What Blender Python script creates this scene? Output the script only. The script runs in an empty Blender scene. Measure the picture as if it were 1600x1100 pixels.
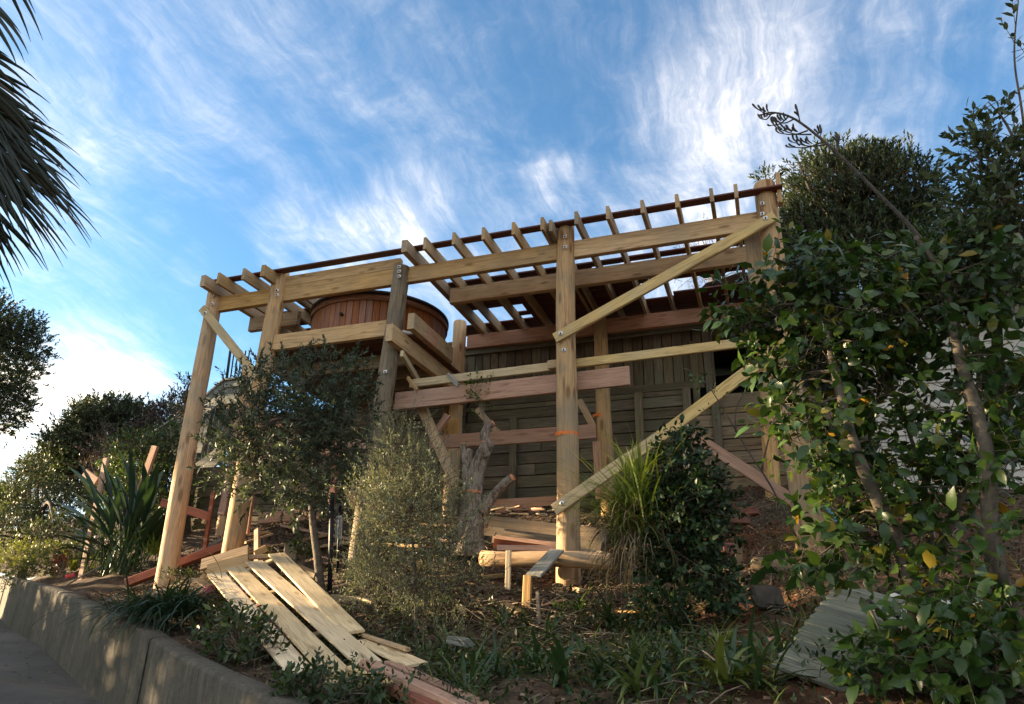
import bpy, bmesh, math, random
import numpy as np
from mathutils import Vector, Matrix
random.seed(7)
RNG = np.random.default_rng(11)
S = bpy.context.scene
COL = S.collection

# ---------------------------------------------------------------- camera
CAM_R = np.array([[0.9441387579701237, 0.3289034571843069, 0.020603920763852215], [-0.10476778037920983, 0.3588452143937865, -0.9274986923446799], [-0.3124511448099462, 0.873528836363682, 0.3732581601895206]])          # world -> camera (right, down, forward)
FPX = 1107.124
cd = bpy.data.cameras.new('camera'); cam = bpy.data.objects.new('camera', cd); COL.objects.link(cam)
cd.sensor_width = 36; cd.sensor_fit = 'HORIZONTAL'; cd.lens = FPX / 1600 * 36
cd.clip_start = 0.05; cd.clip_end = 2000
r_, d_, f_ = CAM_R
cam.matrix_world = Matrix(((r_[0], -d_[0], -f_[0], 0), (r_[1], -d_[1], -f_[1], 0), (r_[2], -d_[2], -f_[2], 0), (0, 0, 0, 1)))
S.camera = cam

# ---------------------------------------------------------------- light
SUN_AZ, SUN_EL = math.radians(97), math.radians(9)      # azimuth to the left of +Y
SUN_DIR = Vector((-math.sin(SUN_AZ) * math.cos(SUN_EL), math.cos(SUN_AZ) * math.cos(SUN_EL), math.sin(SUN_EL)))
sl = bpy.data.lights.new('sun', 'SUN'); so = bpy.data.objects.new('sun', sl); COL.objects.link(so)
sl.energy = 5.0; sl.angle = math.radians(0.53); sl.color = (1.0, 0.76, 0.47)
so.rotation_euler = SUN_DIR.to_track_quat('Z', 'Y').to_euler()
S.view_settings.view_transform = 'Standard'; S.view_settings.look = 'None'
S.view_settings.gamma = 1; S.view_settings.use_curve_mapping = False
S.view_settings.exposure = 2.55

def ray(x, y):
    return CAM_R.T @ np.array([(x - 800) / FPX, (y - 550) / FPX, 1.0])
def at(x, y, Y):
    r = ray(x, y); return Vector(r * (Y / r[1]))
def unit(x, y):
    r = ray(x, y); return r / np.linalg.norm(r)

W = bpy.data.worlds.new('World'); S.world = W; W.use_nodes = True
nt = W.node_tree; nt.nodes.clear()
class NT:
    def __init__(s, t): s.t = t
    def n(s, typ, **k):
        nd = s.t.nodes.new(typ)
        for a, v in k.items(): setattr(nd, a, v)
        return nd
    def put(s, sock, v):
        if isinstance(v, bpy.types.NodeSocket): s.t.links.new(v, sock)
        elif v is not None: sock.default_value = v
    def m(s, op, a, b=None, c=None, clamp=False):
        nd = s.n('ShaderNodeMath', operation=op, use_clamp=clamp)
        for i, v in enumerate((a, b, c)):
            if v is not None: s.put(nd.inputs[i], v)
        return nd.outputs[0]
    def vm(s, op, a, b=None):
        nd = s.n('ShaderNodeVectorMath', operation=op)
        s.put(nd.inputs[0], a)
        if b is not None: s.put(nd.inputs[1], b)
        return nd.outputs[1] if op in ('DOT_PRODUCT', 'LENGTH') else nd.outputs[0]
    def mix(s, f, a, b, blend='MIX'):
        nd = s.n('ShaderNodeMix', data_type='RGBA', blend_type=blend)
        s.put(nd.inputs[0], f); s.put(nd.inputs[6], a); s.put(nd.inputs[7], b)
        return nd.outputs[2]
    def noise(s, vec, scale, detail=4, rough=.55, dist=0.0, dim='3D'):
        nd = s.n('ShaderNodeTexNoise', noise_dimensions=dim)
        if vec is not None: s.put(nd.inputs['Vector'], vec)
        nd.inputs['Scale'].default_value = scale; nd.inputs['Detail'].default_value = detail
        nd.inputs['Roughness'].default_value = rough; nd.inputs['Distortion'].default_value = dist
        return nd.outputs[0]
    def ramp(s, v, stops, interp='LINEAR'):
        nd = s.n('ShaderNodeValToRGB'); nd.color_ramp.interpolation = interp
        e = nd.color_ramp.elements
        while len(e) < len(stops): e.new(0.5)
        for i, (p, c) in enumerate(stops):
            e[i].position = p; e[i].color = c if len(c) == 4 else (*c, 1)
        s.put(nd.inputs[0], v); return nd.outputs[0]
    def mapr(s, v, a, b, c=0.0, d=1.0, smooth=True):
        nd = s.n('ShaderNodeMapRange', interpolation_type='SMOOTHSTEP' if smooth else 'LINEAR')
        s.put(nd.inputs[0], v)
        for i, q in enumerate((a, b, c, d)): nd.inputs[i + 1].default_value = q
        return nd.outputs[0]

w = NT(nt)
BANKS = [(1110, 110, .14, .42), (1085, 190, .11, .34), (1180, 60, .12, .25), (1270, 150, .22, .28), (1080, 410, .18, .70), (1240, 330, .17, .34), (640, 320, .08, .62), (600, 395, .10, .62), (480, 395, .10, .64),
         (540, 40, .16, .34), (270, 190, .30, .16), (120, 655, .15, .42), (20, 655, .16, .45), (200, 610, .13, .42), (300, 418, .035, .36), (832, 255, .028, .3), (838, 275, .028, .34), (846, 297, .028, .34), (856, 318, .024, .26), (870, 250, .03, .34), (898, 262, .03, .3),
         (820, 430, .2, .35), (330, 470, .20, -.30), (1480, 60, .22, -.15), (1010, 30, .10, -.2), (760, 200, 1.05, -.84)]  # wide negative bank: extra cloud stays out of view, added as fill light
sky = w.n('ShaderNodeTexSky', sky_type='NISHITA', sun_disc=False)
sky.sun_elevation = SUN_EL; sky.sun_rotation = -SUN_AZ
sky.air_density = 1.0; sky.dust_density = 0.6; sky.ozone_density = 2.5; sky.altitude = 50
geo = w.n('ShaderNodeTexCoord'); D = geo.outputs['Generated']
Dn = w.vm('NORMALIZE', D)
sep = w.n('ShaderNodeSeparateXYZ'); nt.links.new(Dn, sep.inputs[0])
zc = w.m('ADD', w.m('MAXIMUM', sep.outputs[2], 0.0), 0.22)
cmb = w.n('ShaderNodeCombineXYZ')
w.put(cmb.inputs[0], w.m('DIVIDE', sep.outputs[0], zc)); w.put(cmb.inputs[1], w.m('DIVIDE', sep.outputs[1], zc))
P = cmb.outputs[0]
# wispy cirrus: noise stretched along a slanting wind direction, gently warped
mp = w.n('ShaderNodeMapping'); nt.links.new(P, mp.inputs[0])
mp.inputs['Rotation'].default_value = (0, 0, math.radians(-35)); mp.inputs['Scale'].default_value = (3.0, 0.75, 1)
warp = w.n('ShaderNodeTexNoise'); nt.links.new(P, warp.inputs['Vector']); warp.inputs['Scale'].default_value = 2.6; warp.inputs['Detail'].default_value = 5
wv = w.vm('SCALE', w.vm('SUBTRACT', warp.outputs['Color'], (.5, .5, .5))); wv.node.inputs['Scale'].default_value = .55
st = w.noise(w.vm('ADD', mp.outputs[0], wv), 1.9, 12, .64, .15)
fine = w.noise(w.vm('ADD', P, wv), 5.2, 12, .66, .25)
veil = w.noise(P, 1.3, 6, .55, .2)
# cloud banks, shaped for fill light too (direction, angular size, weight)
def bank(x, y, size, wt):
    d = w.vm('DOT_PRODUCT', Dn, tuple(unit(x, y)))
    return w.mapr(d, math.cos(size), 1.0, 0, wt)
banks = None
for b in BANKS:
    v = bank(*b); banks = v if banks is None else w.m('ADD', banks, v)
base = w.m('ADD', w.m('MULTIPLY', st, 1.15), w.m('MULTIPLY', fine, .85))
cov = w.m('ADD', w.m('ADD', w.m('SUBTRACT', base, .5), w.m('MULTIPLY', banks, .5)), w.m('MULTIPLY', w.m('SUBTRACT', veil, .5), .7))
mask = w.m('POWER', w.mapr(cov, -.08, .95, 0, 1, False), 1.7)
fm = w.n('ShaderNodeMapping'); nt.links.new(P, fm.inputs[0])
fm.inputs['Rotation'].default_value = (0, 0, math.radians(-52)); fm.inputs['Scale'].default_value = (7.5, 1.1, 1)
fib = w.noise(w.vm('ADD', fm.outputs[0], w.vm('ADD', wv, wv)), 2.4, 12, .68, .3)
mask = w.m('MULTIPLY', mask, w.mapr(fib, .34, .66, .45, 1.3), None, True)
# cloud thinned in view, left thicker outside to keep the fill light
mask = w.m('MULTIPLY', mask, w.mapr(w.vm('DOT_PRODUCT', Dn, tuple(unit(820, 120))), math.cos(.9), math.cos(.5), 1.0, .66))
lowc = w.mapr(sep.outputs[2], .36, .02, 0, .5)          # the air near the horizon is whiter
mask = w.m('MAXIMUM', mask, w.m('MULTIPLY', lowc, w.mapr(w.noise(P, .9, 5, .55, .2), .35, .62)))
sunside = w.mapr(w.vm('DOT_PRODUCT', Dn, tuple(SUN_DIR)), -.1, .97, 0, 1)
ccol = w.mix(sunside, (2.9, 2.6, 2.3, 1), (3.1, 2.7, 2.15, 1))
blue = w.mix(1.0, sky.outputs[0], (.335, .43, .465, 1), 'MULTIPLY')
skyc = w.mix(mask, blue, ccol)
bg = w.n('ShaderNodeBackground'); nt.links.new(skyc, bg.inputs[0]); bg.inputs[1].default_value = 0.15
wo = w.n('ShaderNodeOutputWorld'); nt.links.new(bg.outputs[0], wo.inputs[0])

# ---------------------------------------------------------------- object helpers
WM = {}
def link(o, parent=None, mw=None):
    COL.objects.link(o)
    mw = Matrix.Identity(4) if mw is None else mw
    WM[o] = mw
    if parent is not None:
        o.parent = parent; o.matrix_basis = WM[parent].inverted() @ mw
    else:
        o.matrix_basis = mw
    return o
def tag(o, label=None, cat=None, group=None, kind=None):
    for k, v in (('label', label), ('category', cat), ('group', group), ('kind', kind)):
        if v: o[k] = v
    return o
def thing(name, loc, label, cat, group=None):
    o = bpy.data.objects.new(name, None); o.empty_display_size = .1
    link(o, None, Matrix.Translation(loc)); return tag(o, label, cat, group)
def V(*a): return Vector(a)
class MB:
    """collects vertices, faces and a tint per vertex, builds one mesh object"""
    def __init__(s): s.v = []; s.f = []; s.t = []; s.n = 0
    def add(s, v, f, t=0.5):
        v = np.asarray(v, float).reshape(-1, 3); o = s.n
        s.v.append(v); s.n += len(v)
        s.t.append(np.full(len(v), t) if np.isscalar(t) else np.asarray(t, float))
        for q in f:
            if isinstance(q, np.ndarray): s.f.append(q + o)
            else: s.f.append(np.asarray([q], int) + o)
    def mesh(s, name, m, smooth=False, origin=None):
        me = bpy.data.meshes.new(name)
        v = np.concatenate(s.v) if s.v else np.zeros((0, 3))
        if origin is not None: v = v - np.asarray(origin)
        me.vertices.add(len(v)); me.vertices.foreach_set('co', v.astype(np.float32).ravel())
        tot = [np.full(len(q), q.shape[1]) for q in s.f]
        tot = np.concatenate(tot); li = np.concatenate([q.ravel() for q in s.f])
        st_ = np.concatenate([[0], np.cumsum(tot)[:-1]])
        me.loops.add(len(li)); me.loops.foreach_set('vertex_index', li.astype(np.int32))
        me.polygons.add(len(tot)); me.polygons.foreach_set('loop_start', st_.astype(np.int32))
        try: me.polygons.foreach_set('loop_total', tot.astype(np.int32))
        except Exception: pass
        at_ = me.attributes.new('tint', 'FLOAT', 'POINT'); at_.data.foreach_set('value', np.concatenate(s.t).astype(np.float32))
        if smooth: me.polygons.foreach_set('use_smooth', np.ones(len(tot), bool))
        me.materials.append(m); me.update(calc_edges=True); return me
    def obj(s, name, m, parent=None, smooth=False, origin=None):
        if origin is None and parent is not None: origin = WM[parent].translation
        o = bpy.data.objects.new(name, s.mesh(name, m, smooth, origin))
        return link(o, parent, Matrix.Translation(origin) if origin is not None else None)

def tube_data(pts, rad, sides=8, cap=True, jit=0.0):
    pts = np.asarray([tuple(p) for p in pts], float); n = len(pts)
    rad = np.full(n, rad, float) if np.isscalar(rad) else np.asarray(rad, float)
    T = np.gradient(pts, axis=0); T /= np.linalg.norm(T, axis=1)[:, None] + 1e-9
    ref = np.array([0, 0, 1.0]) if abs(T[0][2]) < .9 else np.array([0, 1.0, 0])
    vs = []
    A = np.cross(T[0], ref); A /= np.linalg.norm(A)
    ang = np.arange(sides) * 2 * math.pi / sides
    for i in range(n):
        A = A - T[i] * A.dot(T[i]); A /= np.linalg.norm(A) + 1e-9; B = np.cross(T[i], A)
        rr = rad[i] * (1 + (RNG.random(sides) - .5) * jit)
        vs.append(pts[i] + np.outer(np.cos(ang) * rr, A) + np.outer(np.sin(ang) * rr, B))
    v = np.concatenate(vs)
    i = np.arange(n - 1)[:, None] * sides; k = np.arange(sides)[None]; k2 = (k + 1) % sides
    q = np.stack([i + k, i + k2, i + sides + k2, i + sides + k], -1).reshape(-1, 4)
    f = [q]
    if cap: f += [np.arange(sides)[::-1][None].copy(), (np.arange(sides) + (n - 1) * sides)[None].copy()]
    return v, f
def curve_pts(pts, n=10):
    """Catmull-Rom through pts"""
    p = [np.asarray(tuple(q), float) for q in pts]; p = [2 * p[0] - p[1]] + p + [2 * p[-1] - p[-2]]
    out = []
    for i in range(1, len(p) - 2):
        for t in np.linspace(0, 1, n, endpoint=False):
            out.append(.5 * (2 * p[i] + (p[i + 1] - p[i - 1]) * t + (2 * p[i - 1] - 5 * p[i] + 4 * p[i + 1] - p[i + 2]) * t * t + (3 * p[i] - p[i - 1] - 3 * p[i + 1] + p[i + 2]) * t ** 3))
    out.append(p[-2]); return np.array(out)

# ---------------------------------------------------------------- materials
def mat(name):
    m = bpy.data.materials.new(name); m.use_nodes = True
    t = NT(m.node_tree); m.node_tree.nodes.clear()
    b = t.n('ShaderNodeBsdfPrincipled'); o = t.n('ShaderNodeOutputMaterial')
    m.node_tree.links.new(b.outputs[0], o.inputs[0]); b.inputs['Specular IOR Level'].default_value = .3
    return m, t, b, o
def bump(t, b, h, s=.3, d=.01):
    nd = t.n('ShaderNodeBump'); nd.inputs['Strength'].default_value = s; nd.inputs['Distance'].default_value = d
    t.put(nd.inputs['Height'], h); t.t.links.new(nd.outputs[0], b.inputs['Normal'])
def timber(name, c1, c2, knots=.5, rough=.75, wear=(.25, .24, .22), wearf=.25, bumpf=.25, gs=1.0, var=.34, kd=.24):
    """sawn timber: grain along local X, knots, weathering, each piece its own tone"""
    m, t, b, o = mat(name)
    tc = t.n('ShaderNodeTexCoord'); oi = t.n('ShaderNodeObjectInfo')
    off = t.vm('SCALE', oi.outputs['Location']); off.node.inputs['Scale'].default_value = 3.7
    rv = t.n('ShaderNodeCombineXYZ'); 
    for i in range(3): t.put(rv.inputs[i], t.m('MULTIPLY', oi.outputs['Random'], 31.0 + 7 * i))
    v = t.vm('ADD', tc.outputs['Object'], rv.outputs[0])
    mp = t.n('ShaderNodeMapping'); t.t.links.new(v, mp.inputs[0]); mp.inputs['Scale'].default_value = (.9 * gs, 15 * gs, 15 * gs)
    g = t.noise(mp.outputs[0], 2.2, 6, .6, 1.3)
    mp2 = t.n('ShaderNodeMapping'); t.t.links.new(v, mp2.inputs[0]); mp2.inputs['Scale'].default_value = (2.2, 60, 60)
    g2 = t.noise(mp2.outputs[0], 1.5, 3, .5)
    c0 = tuple(x * .62 for x in c1)
    col = t.mix(t.mapr(g, .30, .52), (*c0, 1), (*c1, 1)); col = t.mix(t.mapr(g, .48, .72), col, (*c2, 1))
    col = t.mix(t.m('MULTIPLY', t.mapr(g2, .52, .72), .45), col, (c1[0] * .42, c1[1] * .40, c1[2] * .38, 1))
    mp3 = t.n('ShaderNodeMapping'); t.t.links.new(v, mp3.inputs[0]); mp3.inputs['Scale'].default_value = (1.1, 26, 26)
    chk = t.mapr(t.noise(mp3.outputs[0], 1.0, 3, .5, .6), .655, .70)
    col = t.mix(t.m('MULTIPLY', chk, .7), col, (c1[0] * .2, c1[1] * .17, c1[2] * .15, 1))
    # knots
    mk = t.n('ShaderNodeMapping'); t.t.links.new(v, mk.inputs[0]); mk.inputs['Scale'].default_value = (2.4, 8, 8)
    vo = t.n('ShaderNodeTexVoronoi'); t.t.links.new(mk.outputs[0], vo.inputs['Vector']); vo.inputs['Scale'].default_value = 1.0
    kn = t.m('MULTIPLY', t.mapr(vo.outputs['Distance'], kd, kd * .4), knots)
    col = t.mix(kn, col, (c1[0] * .35, c1[1] * .27, c1[2] * .2, 1))
    big = t.noise(t.vm('ADD', tc.outputs['Object'], rv.outputs[0]), 1.6, 5, .6, .4)
    col = t.mix(t.m('MULTIPLY', t.mapr(big, .42, .68), wearf * 1.3), col, (*wear, 1))
    hsv = t.n('ShaderNodeHueSaturation'); t.put(hsv.inputs['Color'], col)
    t.put(hsv.inputs['Value'], t.m('ADD', t.m('MULTIPLY', oi.outputs['Random'], var), 1 - var / 2))
    t.put(hsv.inputs['Saturation'], t.m('ADD', t.m('MULTIPLY', t.m('FRACT', t.m('MULTIPLY', oi.outputs['Random'], 7.3)), .3), .85))
    t.put(b.inputs['Base Color'], hsv.outputs[0]); b.inputs['Roughness'].default_value = rough
    bump(t, b, t.m('SUBTRACT', t.m('ADD', g, t.m('MULTIPLY', g2, .5)), t.m('MULTIPLY', chk, .8)), bumpf * 1.4, .008)
    return m
def plain(name, c, rough=.6, c2=None, scale=8, metallic=0.0, bumpf=.2, coord='Object'):
    m, t, b, o = mat(name)
    tc = t.n('ShaderNodeTexCoord')
    n = t.noise(tc.outputs[coord], scale, 6, .6)
    c2 = c2 or tuple(x * .65 for x in c)
    t.put(b.inputs['Base Color'], t.mix(t.mapr(n, .35, .68), (*c, 1), (*c2, 1)))
    b.inputs['Roughness'].default_value = rough; b.inputs['Metallic'].default_value = metallic
    bump(t, b, n, bumpf, .01); return m
def leafmat(name, stops, rough=.42, trans=.28, spec=.4, tr_col=None):
    """leaf colour from the tint of each leaf, some light let through"""
    m, t, b, o = mat(name)
    a = t.n('ShaderNodeAttribute', attribute_name='tint')
    oi = t.n('ShaderNodeObjectInfo')
    col = t.ramp(a.outputs['Fac'], stops)
    tc = t.n('ShaderNodeTexCoord')
    n = t.noise(tc.outputs['Object'], 3.5, 4, .6)
    col = t.mix(t.mapr(n, .3, .75, 0, .45), col, t.mix(1.0, col, (.55, .6, .5, 1), 'MULTIPLY'))
    t.put(b.inputs['Base Color'], col); b.inputs['Roughness'].default_value = rough
    b.inputs['Specular IOR Level'].default_value = spec
    tr = t.n('ShaderNodeBsdfTranslucent'); t.put(tr.inputs[0], t.mix(1.0, col, (1.5, 1.45, .7, 1), 'MULTIPLY'))
    mx = t.n('ShaderNodeMixShader'); mx.inputs[0].default_value = trans
    t.t.links.new(b.outputs[0], mx.inputs[1]); t.t.links.new(tr.outputs[0], mx.inputs[2]); t.t.links.new(mx.outputs[0], o.inputs[0])
    return m

M_POLE = timber('pole_timber', (.54, .315, .135), (.63, .415, .195), .85, .85, (.30, .235, .145), .6, .6, .7, .34, .33)
M_POLE_OLD = timber('old_pole_timber', (.20, .145, .085), (.28, .21, .13), .7, .9, (.12, .10, .07), .6, .8, .7, .34, .33)
M_PINE = timber('treated_pine', (.53, .325, .145), (.62, .41, .195), .7, .72, (.25, .2, .13), .3)
M_PINE_GREEN = timber('green_treated_pine', (.52, .37, .175), (.60, .45, .23), .3, .72, (.3, .27, .2), .25)
M_PINE_GREY = timber('greyed_pine', (.40, .26, .13), (.49, .335, .175), .5, .8, (.2, .18, .15), .4)
M_PINK = timber('pink_timber', (.44, .235, .145), (.52, .30, .19), .5, .72, (.42, .28, .2), .35)
M_RED = timber('red_timber', (.26, .075, .035), (.34, .11, .05), .3, .7, (.2, .09, .06), .3)
M_DECK = timber('decking_hardwood', (.105, .032, .022), (.15, .05, .032), .2, .6, (.07, .03, .025), .3)
M_PALE = timber('pale_boards', (.66, .51, .31), (.74, .60, .39), .6, .7, (.42, .31, .18), .3)
M_OLDWALL = timber('weathered_wall', (.155, .12, .078), (.24, .19, .122), .4, .85, (.12, .115, .065), .55, .5, 1.0, .6)
M_OLDWARM = timber('weathered_sleeper', (.26, .18, .10), (.34, .245, .145), .5, .85, (.16, .135, .085), .5, .5)
M_SILVER = timber('silvered_timber', (.26, .25, .215), (.38, .37, .33), .3, .85, (.17, .18, .14), .5, .5)
M_MOSSY = timber('mossy_silver_timber', (.20, .20, .15), (.31, .305, .24), .2, .85, (.11, .125, .075), .5, .5)
M_CEDAR = timber('cedar_stave', (.24, .085, .032), (.33, .125, .05), .15, .5, (.2, .08, .04), .2, var=.14)
M_GALV = plain('galvanised', (.78, .78, .76), .45, (.6, .6, .6), 30, .55, .05)
M_BOLT = plain('bolt_dark', (.05, .05, .05), .5, None, 20, .6, .05)
M_BLACK = plain('black_metal', (.015, .016, .018), .5, None, 10, .2, .05)
M_DARKRUB = plain('dark_rim', (.03, .022, .02), .6)
M_WHITE = plain('white_skirt', (.7, .68, .63), .6, (.55, .53, .5), 5, 0, .05)
M_ORANGE = plain('orange_paint', (.75, .2, .04), .7, (.6, .14, .03), 30, 0, .05)
M_BARK = plain('bark', (.115, .085, .062), .9, (.055, .042, .032), 9, 0, .8)
M_BARK_PALE = plain('pale_bark', (.135, .108, .078), .9, (.055, .045, .033), 16, 0, .9)
m_, t_, b_, o_ = mat('stump_bark'); M_STUMP = m_
tc_ = t_.n('ShaderNodeTexCoord'); mp_ = t_.n('ShaderNodeMapping'); t_.t.links.new(tc_.outputs['Object'], mp_.inputs[0]); mp_.inputs['Scale'].default_value = (1, 1, .28)
n1_ = t_.noise(mp_.outputs[0], 30, 6, .65, .6); n2_ = t_.noise(tc_.outputs['Object'], 7, 5, .6)
c_ = t_.mix(t_.mapr(n1_, .38, .62), (.12, .09, .068, 1), (.31, .25, .195, 1)); c_ = t_.mix(t_.m('MULTIPLY', t_.mapr(n2_, .5, .7), .6), c_, (.33, .29, .25, 1))
t_.put(b_.inputs['Base Color'], c_); b_.inputs['Roughness'].default_value = .95; bump(t_, b_, n1_, 1.0, .03)
M_CUT = plain('cut_wood', (.55, .24, .11), .8, (.40, .15, .07), 14, 0, .2)
M_STICK = plain('dry_stick', (.22, .175, .125), .9, (.12, .09, .065), 9, 0, .4)
M_INT = plain('interior_shade', (.012, .012, .014), .9)  # near-black colour stands in for shade inside and behind the boards
M_STONE = plain('grey_slab', (.085, .07, .055), .9, (.05, .04, .03), 9, 0, .5)
M_BRICK = plain('brick_red', (.24, .105, .075), .9, (.15, .07, .05), 9, 0, .5)
M_HOUSE = plain('pale_render', (.50, .47, .41), .9, (.42, .39, .34), 3, 0, .1)
M_BLUE = plain('blue_hose_plastic', (.05, .36, .45), .35, (.04, .28, .36), 8, 0, .02)
M_STRING = plain('grey_cord', (.42, .41, .39), .9, (.3, .3, .29), 30, 0, .2)
M_TARP = plain('dark_canvas', (.07, .08, .09), .7, (.05, .055, .06), 3, 0, .05)

L_OLIVE = leafmat('olive_leaf', [(0, (.022, .034, .022)), (.5, (.05, .07, .045)), (.85, (.095, .12, .075)), (1, (.12, .14, .085))], .5, .2, .22)
L_FEATHER = leafmat('feather_leaf', [(0, (.075, .09, .058)), (.5, (.155, .175, .112)), (1, (.28, .30, .21))], .5, .3)
L_CAM = leafmat('camellia_leaf', [(0, (.016, .040, .010)), (.45, (.040, .084, .017)), (.7, (.072, .122, .022)), (.88, (.085, .115, .022)), (.94, (.26, .17, .02)), (1, (.40, .20, .02))], .3, .25, .4)
L_CAMDARK = leafmat('dark_glossy_leaf', [(0, (.012, .030, .013)), (.6, (.028, .058, .022)), (1, (.055, .09, .032))], .42, .18, .25)
L_TREE = leafmat('tree_leaf', [(0, (.018, .03, .017)), (.6, (.045, .064, .034)), (1, (.11, .135, .06))], .5, .22, .25)
L_HEDGE = leafmat('hedge_leaf', [(0, (.022, .042, .014)), (.6, (.05, .085, .025)), (1, (.12, .155, .04))], .4, .3)
L_YELLOW = leafmat('yellow_green_leaf', [(0, (.07, .09, .018)), (.6, (.15, .17, .028)), (1, (.28, .26, .05))], .45, .35)
L_STREL = leafmat('paddle_leaf', [(0, (.014, .034, .020)), (.6, (.028, .058, .028)), (1, (.085, .13, .035))], .33, .2)
L_GRASS = leafmat('grass_blade', [(0, (.04, .07, .014)), (.5, (.11, .16, .028)), (.8, (.22, .27, .05)), (1, (.24, .19, .09))], .45, .3)
L_DRY = leafmat('dry_blade', [(0, (.11, .08, .045)), (.6, (.2, .155, .09)), (1, (.30, .24, .15))], .7, .15)
L_AGA = leafmat('strap_leaf', [(0, (.012, .03, .016)), (.6, (.028, .058, .03)), (1, (.08, .115, .06))], .32, .2)
L_CLIVIA = leafmat('clivia_leaf', [(0, (.018, .042, .014)), (.6, (.045, .085, .03)), (1, (.20, .22, .05))], .35, .25)
L_WEED = leafmat('weed_leaf', [(0, (.014, .03, .010)), (.6, (.035, .062, .018)), (1, (.08, .11, .03))], .45, .25)
L_PALM = leafmat('palm_blade', [(0, (.010, .020, .016)), (.7, (.022, .034, .024)), (1, (.08, .05, .03))], .4, .12)
L_PURPLE = leafmat('purple_leaf', [(0, (.03, .022, .022)), (.6, (.06, .04, .038)), (1, (.12, .085, .07))], .4, .2)
L_RED = leafmat('red_leaf', [(0, (.12, .02, .02)), (1, (.3, .06, .03))], .45, .3)

# ---------------------------------------------------------------- pieces of timber
def frame(x, up):
    x = x.normalized(); y = up.cross(x)
    if y.length < 1e-4: y = Vector((0, 1, 0)).cross(x)
    y.normalize(); z = x.cross(y); return x, y, z
BOX = {}
def box_mesh(L, wd, h, m, ch=.006):
    key = (round(L, 3), round(wd, 3), round(h, 3), m.name)
    if key in BOX: return BOX[key]
    c = min(ch, wd * .2, h * .2)
    a, b2 = wd / 2, h / 2
    prof = [(-a + c, -b2), (a - c, -b2), (a, -b2 + c), (a, b2 - c), (a - c, b2), (-a + c, b2), (-a, b2 - c), (-a, -b2 + c)]
    v = [(x, p, q) for x in (-L / 2, L / 2) for p, q in prof]
    f = [(i, (i + 1) % 8, 8 + (i + 1) % 8, 8 + i) for i in range(8)]
    me = bpy.data.meshes.new('board')
    me.from_pydata(v, [], [tuple(range(7, -1, -1)), tuple(range(8, 16))] + [q for q in f])
    me.materials.append(m); me.update(); BOX[key] = me; return me
def board(name, a, b, wd, h, m, parent=None, up=Vector((0, 0, 1)), label=None):
    """piece of timber from a to b (centre line); wd across, h along up"""
    a, b = Vector(a), Vector(b); x, y, z = frame(b - a, Vector(up))
    mw = Matrix((( x[0], y[0], z[0], 0), (x[1], y[1], z[1], 0), (x[2], y[2], z[2], 0), (0, 0, 0, 1)))
    mw.translation = (a + b) / 2
    o = bpy.data.objects.new(name, box_mesh((b - a).length, wd, h, m))
    link(o, parent, mw)
    if label: o['label'] = label
    return o
def pole(name, a, b, r0, r1, m, parent=None, sides=20, rings=9, bow=.012, label=None):
    """round pole whose local X runs along it"""
    a, b = Vector(a), Vector(b); x, y, z = frame(b - a, Vector((0, 1, 0)))
    mw = Matrix(((x[0], y[0], z[0], 0), (x[1], y[1], z[1], 0), (x[2], y[2], z[2], 0), (0, 0, 0, 1))); mw.translation = a
    L = (b - a).length; mb = MB(); pts, rad = [], []
    ph = random.random() * 6
    ts = list(np.linspace(0, 1, rings)); ts = [0, .004] + ts[1:-1] + [1 - .02 / L, 1]
    for i, t in enumerate(ts):
        k = math.sin(t * math.pi)
        pts.append((t * L, math.sin(t * 5 + ph) * bow * k, math.cos(t * 4 + ph) * bow * k))
        rr = r0 + (r1 - r0) * t + math.sin(t * 17 + ph) * .003
        rad.append(rr * (.93 if i in (0, len(ts) - 1) else 1))
    v, f = tube_data(pts, rad, sides, True, .03); mb.add(v, f)
    me = mb.mesh(name, m, True)
    for p in me.polygons:
        if len(p.vertices) > 4: p.use_smooth = False
    o = bpy.data.objects.new(name, me); link(o, parent, mw)
    if label: o['label'] = label
    return o

# ================================================================ THE GROUND
WALLP = [(-24, 16.6), (-19.5, 14.2), (-16, 12.0), (-13.6, 10.3), (-11.85, 9.15), (-10.4, 8.3), (-9.24, 7.68), (-7.6, 6.72), (-5.93, 5.76), (-4.4, 4.90), (-2.93, 4.08), (-1.2, 3.15), (0.9, 2.15), (4.5, 1.1), (9, .6), (15, .6)]
WALL_TOP = [1.5, 1.2, .92, .86, .72, .60, .48, .28, .10, -.18, -.36, -.55, -.8, -1.0, -1.1, -1.1]
WALL_BASE = [.7, .45, .2, .1, -.02, -.14, -.24, -.45, -.66, -.87, -1.1, -1.3, -1.5, -1.7, -1.8, -1.8]
wp = np.array(WALLP, float)
def wall_side(x, y):
    """signed distance to the wall line (positive on the garden side), plus arc index"""
    x = np.asarray(x, float); y = np.asarray(y, float)
    best = np.full(x.shape, 1e9); sgn = np.ones(x.shape)
    for i in range(len(wp) - 1):
        a, b = wp[i], wp[i + 1]; d = b - a; L2 = d.dot(d)
        t = np.clip(((x - a[0]) * d[0] + (y - a[1]) * d[1]) / L2, 0, 1)
        dx, dy = x - (a[0] + t * d[0]), y - (a[1] + t * d[1]); r = np.hypot(dx, dy)
        s = d[0] * (y - a[1]) - d[1] * (x - a[0])
        m = r < best; best = np.where(m, r, best); sgn = np.where(m, np.sign(s), sgn)
    return best * sgn
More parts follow.
